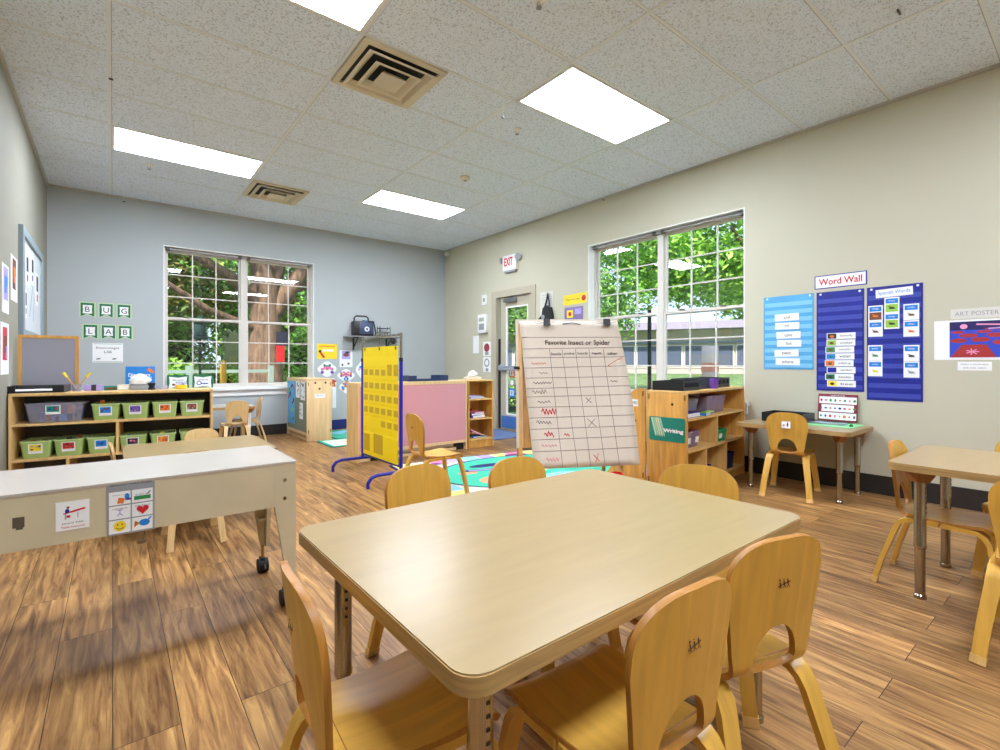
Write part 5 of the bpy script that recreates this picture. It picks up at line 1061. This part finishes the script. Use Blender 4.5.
# hanging bag
t = thing('hanging_bag', 'black bag hanging by its strap from a hook beside the door', 'bag', (XR, 4.88, 1.72), -90)
mb = MB(); mb.tube([(0, 0, .28), (0, -.03, .28), (0, -.035, .30)], .006, 8); mb.build('hook', m_brass, t)
mb = MB(); mb.tube([(.0, -.03, .275), (-.02, -.035, .18), (-.05, -.04, .10)], .012, 8); mb.tube([(.0, -.03, .275), (.03, -.035, .18), (.05, -.04, .10)], .009, 8); mb.build('strap', m_black, t)
mb = MB(); mb.prism([(-.17, -.16), (-.15, -.06), (-.08, -.02), (-.06, .08), (.0, .12), (.07, .09), (.10, -.02), (.11, -.2), (-.12, -.22)], -.075, -.012, 'y'); mb.build('bag_body', m_black, t)
MB().lathe([(0, .004), (.03, .003), (.032, 0)], seg=16).build('badge', m_grey, t, (-.05, -.0755, -.04), (R(90), 0, 0))
# yellow banner and purple bag of cards
loc, rz = wall_loc('R', 4.40, 1.87); t = thing('jobs_banner', 'yellow banner with a red apple high on the wall beside the window', 'banner', loc, rz)
MB().prism([(-.21, -.06), (.20, -.05), (.205, .085), (-.20, .075)], -.004, -.0005, 'y').build('banner_sheet', m_yel, t); text('Classroom Jobs', .035, m_ink, t, -.04, -.005, .01, .25); MB().lathe([(0, .002), (.036, .0015), (.038, 0)], seg=18).build('apple', m_red, t, (.155, -.004, .015), (R(90), 0, 0))
loc, rz = wall_loc('R', 4.42, 1.65); t = thing('picture_pocket', 'violet picture pocket with a yellow square under the yellow banner', 'pocket', loc, rz)
MB().box(-.165, -.006, -.15, .165, -.0005, .13, bev=.002).build('pocket_sheet', mat('pocket_violet', (128, 108, 152), .5), t); mb = MB(); mb.rect(-.12, -.01, -.01, .09, -.0065, 0); mb.ell(-.065, .04, .03, .03, -.0068, 1, 12); mb.rect(.02, .03, .13, .10, -.0065, 2); mb.rect(-.12, -.10, .13, -.04, -.0065, 3); mb.build('picture', [m_yel, m_red, m_lav, m_grey], t)
# ------------------------------------------------------------------ outside
GZ = -.15
struct('lawn', MB().prism([(XR+T+.02, GZ), (9, GZ), (22, .42), (70, .8), (70, GZ-.4), (XR+T+.02, GZ-.4)], -20, 60, 'y'), mat('grass', (98, 124, 70), .9, noise=.3, nscale=3))
struct('yard', MB().box(-40, YB+T+.02, GZ-.2, XR+T+.02, 60, GZ), mat('yard_ground', (112, 122, 84), .9, noise=.3, nscale=3))
def leafmat(n, c, k=.35):
    m = mat(n, c, .55, noise=k, nscale=1.2)
    p = m.node_tree.nodes['Principled BSDF']
    return m
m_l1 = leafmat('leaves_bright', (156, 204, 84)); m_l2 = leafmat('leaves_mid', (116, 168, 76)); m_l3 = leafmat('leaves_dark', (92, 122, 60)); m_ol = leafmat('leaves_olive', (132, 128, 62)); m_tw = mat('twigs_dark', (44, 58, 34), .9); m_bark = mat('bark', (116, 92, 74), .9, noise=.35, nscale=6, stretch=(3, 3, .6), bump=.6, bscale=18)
m_bark2 = mat('bark_dark', (88, 74, 64), .9, noise=.35, nscale=6)
def leaves(name, blobs, n, size, mats, parent, seed, loc=(0,0,0)):
    r = random.Random(seed); bm = bmesh.new()
    tot = sum(b[3]*b[4]*b[5] for b in blobs)
    for cx, cy, cz, a, b_, c in blobs:
        k = int(n*a*b_*c/tot)
        for _ in range(k):
            th = r.uniform(0, 2*math.pi); ph = math.acos(r.uniform(-1, 1)); q = r.uniform(.55, 1.0)
            p = Vector((cx + a*q*math.sin(ph)*math.cos(th), cy + b_*q*math.sin(ph)*math.sin(th), cz + c*q*math.cos(ph)))
            s = size*r.uniform(.6, 1.3); e = Euler((r.uniform(-.9, .9), r.uniform(-.9, .9), r.uniform(0, 6.28))); M = e.to_matrix()
            vs = [bm.verts.new(p + M @ Vector(v)*s) for v in ((-.5, 0, 0), (0, -.24, .06), (.5, 0, 0), (0, .24, .06))]
            f = bm.faces.new(vs); f.material_index = r.randrange(len(mats))
    me = bpy.data.meshes.new(name); bm.to_mesh(me); bm.free()
    for m in mats: me.materials.append(m)
    o = bpy.data.objects.new(name, me); COL.objects.link(o); o.parent = parent; o.location = loc; return o
def tree(label, x, y, trunk_pts, trunk_r, branches, blobs, n, size, mats, seed, bark=m_bark, group='trees outside', name='tree'):
    t = thing(name, label, 'tree', (x, y, GZ), 0, group)
    if trunk_pts: MB().tube(trunk_pts, trunk_r, 14).build('trunk', bark, t)
    for b in branches: MB().tube(b[0], b[1], 10).build('branch', bark, t)
    leaves('foliage', blobs, n, size, mats, t, seed); return t
# back window: the big trunk in the right pane
tree('huge tree with a thick forking trunk behind the right window pane', 2.75, 12.2, [(0,0,0), (0,0,.8), (.02,0,2.0), (.0,0,2.9), (-.1,0,3.6)], [.50, .40, .33, .30, .20],
     [([(.02,0,2.1), (.5,-.1,2.9), (1.0,-.2,3.7), (1.3,-.2,4.6)], [.24,.19,.15,.1]), ([(0,0,2.6), (.3,.1,3.4), (.35,.2,4.6), (.5,.2,5.4)], [.2,.17,.13,.09]), ([(-.05,0,2.5), (-.8,-.3,3.1), (-1.7,-.7,3.5), (-2.8,-.9,4.1)], [.15,.11,.08,.05]), ([(-.1,0,3.3), (-.9,-.4,4.3), (-1.9,-1.0,4.9)], [.12,.09,.05]), ([(-.3,-.1,2.0), (-1.2,-.5,2.3), (-2.2,-.9,2.9), (-3.2,-1.2,3.1)], [.09,.07,.05,.03]), ([(.5,-.1,2.9), (1.2,.1,3.2), (2.0,.3,3.9)], [.12,.09,.05])],
     [(0, .5, 5.6, 3.2, 2.6, 1.3), (-2.4, -.6, 4.6, 1.7, 1.4, 1.0), (2.0, .6, 4.4, 1.5, 1.4, 1.1), (-3.6, .2, 4.0, 1.6, 1.2, .9), (.9, 1.5, 3.7, 1.6, .8, .8)], 16000, .20, [m_l1, m_l2, m_l2, m_l3], 1)
tree('leafy tree behind the left window pane', -1.2, 17.5, [(0,0,0), (.1,0,2.2), (.3,0,4)], [.3,.22,.12], [([(.1,0,2), (1.3,0,3.2), (2.3,0,4.0)], [.14,.09,.05]), ([(.1,0,2.2), (-1.0,0,3.4), (-1.8,0,4.4)], [.12,.09,.05])], [(0, 0, 4.4, 3.6, 2.0, 1.9), (2.6, -.5, 3.4, 2.0, 1.5, 1.2), (-2.6, -.2, 3.2, 2.4, 1.5, 1.2)], 17000, .24, [m_ol, m_l2, m_l3, m_ol], 2)
tree('tree filling the space behind the big trunk', 5.6, 20.5, [(0,0,0), (0,0,2.5), (.2,0,4)], [.3,.22,.12], [([(0,0,2), (-1.2,0,3.2), (-2,0,4.2)], [.14,.09,.05])], [(0, 0, 4.3, 4.4, 2.2, 2.2), (-3.2, .3, 3.4, 2.4, 1.5, 1.3), (3.4, .3, 3.6, 2.4, 1.5, 1.4)], 15000, .26, [m_l1, m_l2, m_l2, m_l3], 3)
def hedge(label, x, y, w, d, h, n, size, mats, seed, rz=0):
    t = thing('shrub', label, 'shrub', (x, y, GZ), rz, 'shrubs outside')
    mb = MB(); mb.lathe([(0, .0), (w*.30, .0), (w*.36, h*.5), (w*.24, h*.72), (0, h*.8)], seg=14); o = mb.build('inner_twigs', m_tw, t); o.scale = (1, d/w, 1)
    leaves('foliage', [(0, 0, h*.5, w/2, d/2, h/2)], n, size, mats, t, seed); return t
hedge('low rounded bush outside, behind the left half of the left pane', .6, 11.6, 2.0, .9, 1.35, 4500, .11, [m_l1, m_l2], 4); hedge('bush outside beside the yellow post', 2.0, 14.6, 1.7, .9, 1.3, 3500, .11, [m_l1, m_l2], 5); hedge('bush outside right of the big trunk', 4.3, 13.4, 2.0, 1.0, 1.15, 4500, .11, [m_l2, m_l1], 6); hedge('far dark bush at the left window edge', -1.2, 14.0, 2.6, 1.2, 1.6, 4500, .13, [m_l2, m_l3], 7)
t = thing('garden_fence', 'pale rail fence crossing the yard behind the back window', 'fence', (1.2, 10.6, GZ)); MB().box(-3.2, -.03, 1.0, 1.35, .03, 1.06).build('rail', mat('fence_pale', (140, 160, 148), .6), t); MB().box(-3.2, -.02, .25, 1.35, .02, .37).build('rail', MATS['fence_pale'], t)
for x in (-3.1, -1.6, -.1, 1.3): MB().box(x-.05, -.05, 0, x+.05, .05, 1.14).build('fence_post', MATS['fence_pale'], t)
t = thing('yellow_post', 'yellow padded play post outside the left pane', 'post', (1.55, 9.9, GZ)); MB().lathe([(0,0),(.05,0),(.05,1.15),(.04,1.22),(0,1.24)], seg=20).build('padding', mat('post_amber', (214, 160, 40), .6), t); MB().lathe([(0,0),(.055,0),(.055,.06),(0,.06)], seg=20).build('post_band', m_orange, t, (0,0,.6))
t = thing('bird_feeder', 'dark green lantern feeder hanging outside the left pane', 'feeder', (1.12, 9.3, 1.42)); MB().lathe([(0,0),(.10,.01),(.11,.04),(.09,.06),(.09,.26),(.13,.28),(.03,.38),(0,.39)], seg=16).build('feeder_body', mat('feeder_green', (24, 60, 56), .6), t); MB().cyl((0,0,.38), (0,0,2.6), .006, seg=6).build('hanging_wire', m_dark, t); MB().cyl((0,0,0), (0,0,-1.57), .02, seg=8).build('pole', m_dark, t)
t = thing('flag_banner', 'dark and red cloth tied to the big trunk outside', 'banner', (2.95, 11.72, .95)); MB().box(-.06, -.03, .48, .18, .03, .80).build('dark_cloth', mat('cloth_navy', (28, 30, 52), .8), t); MB().box(-.06, -.03, .12, .10, .03, .48).build('red_cloth', m_red, t)
# parked cars seen low through the window
def car(label, x, y, rz, col):
    t = thing('parked_car', label, 'car', (x, y, GZ), rz, 'cars parked outside'); side = [(-2.1,.25),(-2.15,.6),(-2.0,.85),(-1.3,.95),(-.7,1.38),(.5,1.42),(1.15,1.0),(1.95,.85),(2.15,.6),(2.1,.25)]
    MB().prism(side, -.85, .85, 'y').build('car_body', mat('car_'+label.split()[0], col, .25, .2), t); MB().prism([(-1.15,.97),(-.68,1.32),(.45,1.36),(.98,1.0)], -.86, .86, 'y').build('side_window', mat('car_glass', (40, 48, 56), .1), t)
    for cx in (-1.35, 1.35):
        for cy in (-.80, .80): mb = MB(); mb.cyl((cx, cy-.1, .32), (cx, cy+.1, .32), .32, seg=24); w_ = mb.build('wheel', m_rubber, t); mb = MB(); mb.cyl((cx, cy-.105, .32), (cx, cy+.105, .32), .18, seg=20); mb.build('hub_cap', m_steel, w_)
car('silver car parked behind the right pane', 6.6, 22.5, 5, (206, 210, 214)); car('white car parked behind the left pane', 1.0, 21.5, 0, (226, 228, 230)); car('grey car parked at the far left behind the yard', -4.6, 21.0, 0, (120, 124, 130))
# building beyond the side lawn
b = thing('office_building', 'long low tan building with a wide eave and dark windows across the lawn', 'building', (26.5, 12.0, .42), -64)
m_bw = mat('building_wall', (196, 184, 160), .8); m_bg = mat('building_glass', (84, 92, 112), .15)
MB().box(-16, 0, 0, 16, 8, 2.5).build('wall', m_bw, b); MB().box(-17, -1.3, 2.45, 17, 9, 2.85).build('roof', mat('eave_lavender', (150, 140, 158), .7), b); MB().box(-16.4, -.25, .0, 16.4, -.01, .30).build('base_wall', mat('base_pale', (170, 162, 156), .8), b); MB().box(-16.4, -.28, 1.72, 16.4, -.05, 1.82).build('beam', mat('beam_blue', (110, 130, 150), .6), b)
for k in range(12): x = -15 + k*2.6; f = MB().box(x-1.25, -.08, .36, x+1.25, -.02, 1.62).build('window', m_frame, b); MB().box(x-1.20, -.10, .42, x-.02, -.081, 1.57).build('pane', m_bg, f); MB().box(x+.02, -.10, .42, x+1.20, -.081, 1.57).build('pane', m_bg, f)
t = thing('lamp_post', 'dark thin post standing on the lawn before the tan building', 'post', (13.2, 9.05, GZ)); MB().cyl((0,0,0), (0,0,3.0), .06, seg=12).build('pole', m_dark, t); MB().lathe([(0,0),(.12,0),(.12,.08),(0,.1)], seg=12).build('pole_base', m_dark, t)
t = thing('street_sign_box', 'grey and red utility box at the building front', 'box', (21.1, 11.3, .30)); MB().box(-.25, -.27, 0, .25, .27, 1.5, bev=.02).build('cabinet', mat('utility_grey', (112, 112, 122), .7), t); MB().box(-.26, -.28, .35, .26, .28, .75).build('red_band', mat('dull_red', (120, 80, 80), .6), t)
# trees outside the side window
tree('bright green tree close outside the right half of the side window', 11.6, 4.6, [(0,0,0), (.1,0,2.5), (.1,0,4)], [.2,.16,.08], [([(.1,0,2.5), (-.9,.2,3.4), (-1.6,.3,4.0)], [.08,.06,.03]), ([(.1,0,2.4), (.6,-.9,3.3), (.8,-1.6,4.2)], [.08,.06,.03])], [(0, 1.0, 4.2, 2.2, 2.9, 1.7), (-1.3, 1.4, 3.3, 1.3, 1.8, .85), (-.4, -.4, 3.4, 1.3, 1.3, .8), (0, 2.8, 4.0, 1.4, 1.3, 1.2)], 22000, .16, [m_l1, m_l1, m_l2], 8)
tree('dense green tree close outside the left half of the side window', 8.7, 7.4, [(0,0,0), (0,0,1.6), (.1,0,3)], [.13,.10,.06], [([(0,0,1.4), (-.4,.2,2.2), (-.6,.3,2.8)], [.05,.04,.02])], [(0, 0, 3.0, 1.35, 1.35, 1.5), (-.2, .5, 1.8, 1.0, 1.0, .8), (.1, -.5, 4.1, 1.2, 1.3, .9)], 10000, .13, [m_l1, m_l2, m_l2], 9)
tree('far tree above the tan building, left', 37.0, 38.0, [(0,0,0), (0,0,4)], [.3,.2], [], [(0, 0, 6.4, 5.0, 5.6, 4.4), (1, -5, 6.6, 4.0, 4.0, 4.0)], 13000, .5, [m_l1, m_l2, m_l3], 10); tree('far tree above the tan building, right', 42.0, 11.0, [(0,0,0), (0,0,4)], [.3,.2], [], [(0, 0, 7.0, 4.6, 6.6, 5.0), (0, 6.5, 7.6, 4.2, 5.0, 4.6)], 14000, .55, [m_l1, m_l2, m_l2], 11)
tree('leafy tree outside the exit door', 9.4, 10.3, [(0,0,0), (0,0,2.6)], [.10,.06], [], [(0, 0, 3.2, 1.8, 1.8, 1.6), (.5, -1.2, 2.4, 1.0, 1.0, .7)], 7000, .16, [m_l1, m_l2, m_l3], 12)
hedge('tall loose hedge behind the fence, left of the trunk', .2, 18.8, 5.4, 1.6, 3.0, 9000, .2, [m_l1, m_l2, m_l3], 21); hedge('tall loose hedge right of the trunk', 6.2, 18.0, 4.4, 1.6, 2.6, 8000, .2, [m_l1, m_l2], 22)
hedge('bush on the lawn outside the exit door', 7.6, 9.4, 1.2, 1.2, .9, 2500, .09, [m_l1, m_l2], 13)

# tree line closing the view behind the yard and beyond the building
for i, (x, y, w, h) in enumerate(((-9.5, 38, 8.2, 7), (0, 36, 8.2, 7), (9, 36, 8.2, 6.5), (18, 34, 8.2, 7))):
    t = thing('treeline_tree', ('far hedge tree at the left, behind the parked cars', 'far hedge tree behind the white car', 'far hedge tree behind the silver car', 'far hedge tree at the right, seen past the trunk')[i], 'tree', (x, y, GZ), 0, 'far trees closing the yard')
    MB().tube([(0,0,0), (0,0,h*.5)], .3, 10).build('trunk', m_bark2, t)
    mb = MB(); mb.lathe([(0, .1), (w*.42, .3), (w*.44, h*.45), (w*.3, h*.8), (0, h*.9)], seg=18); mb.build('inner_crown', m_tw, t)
    leaves('foliage', [(0, 0, h*.5, w*.52, 2.0, h*.5)], 7000, .42, [m_l1, m_l2, m_l3], t, 30+i)
t = thing('brick_house', 'low olive brown house front behind the left window pane', 'house', (-3.2, 25.0, GZ), 0); MB().box(-5, 0, 0, 6, 5, 3.2).build('wall', mat('house_olive', (96, 84, 54), .8), t); MB().prism([(-.6, 3.2), (5.6, 3.2), (2.5, 5.0)], -5.4, 6.4, 'x').build('roof', mat('house_roof', (112, 104, 96), .8), t)
for k in range(4): f_ = MB().box(-4+k*2.6, -.05, 1.0, -2.8+k*2.6, -.005, 2.3).build('window', m_frame, t); MB().box(-3.92+k*2.6, -.06, 1.08, -2.88+k*2.6, -.051, 2.22).build('pane', m_bg, f_)
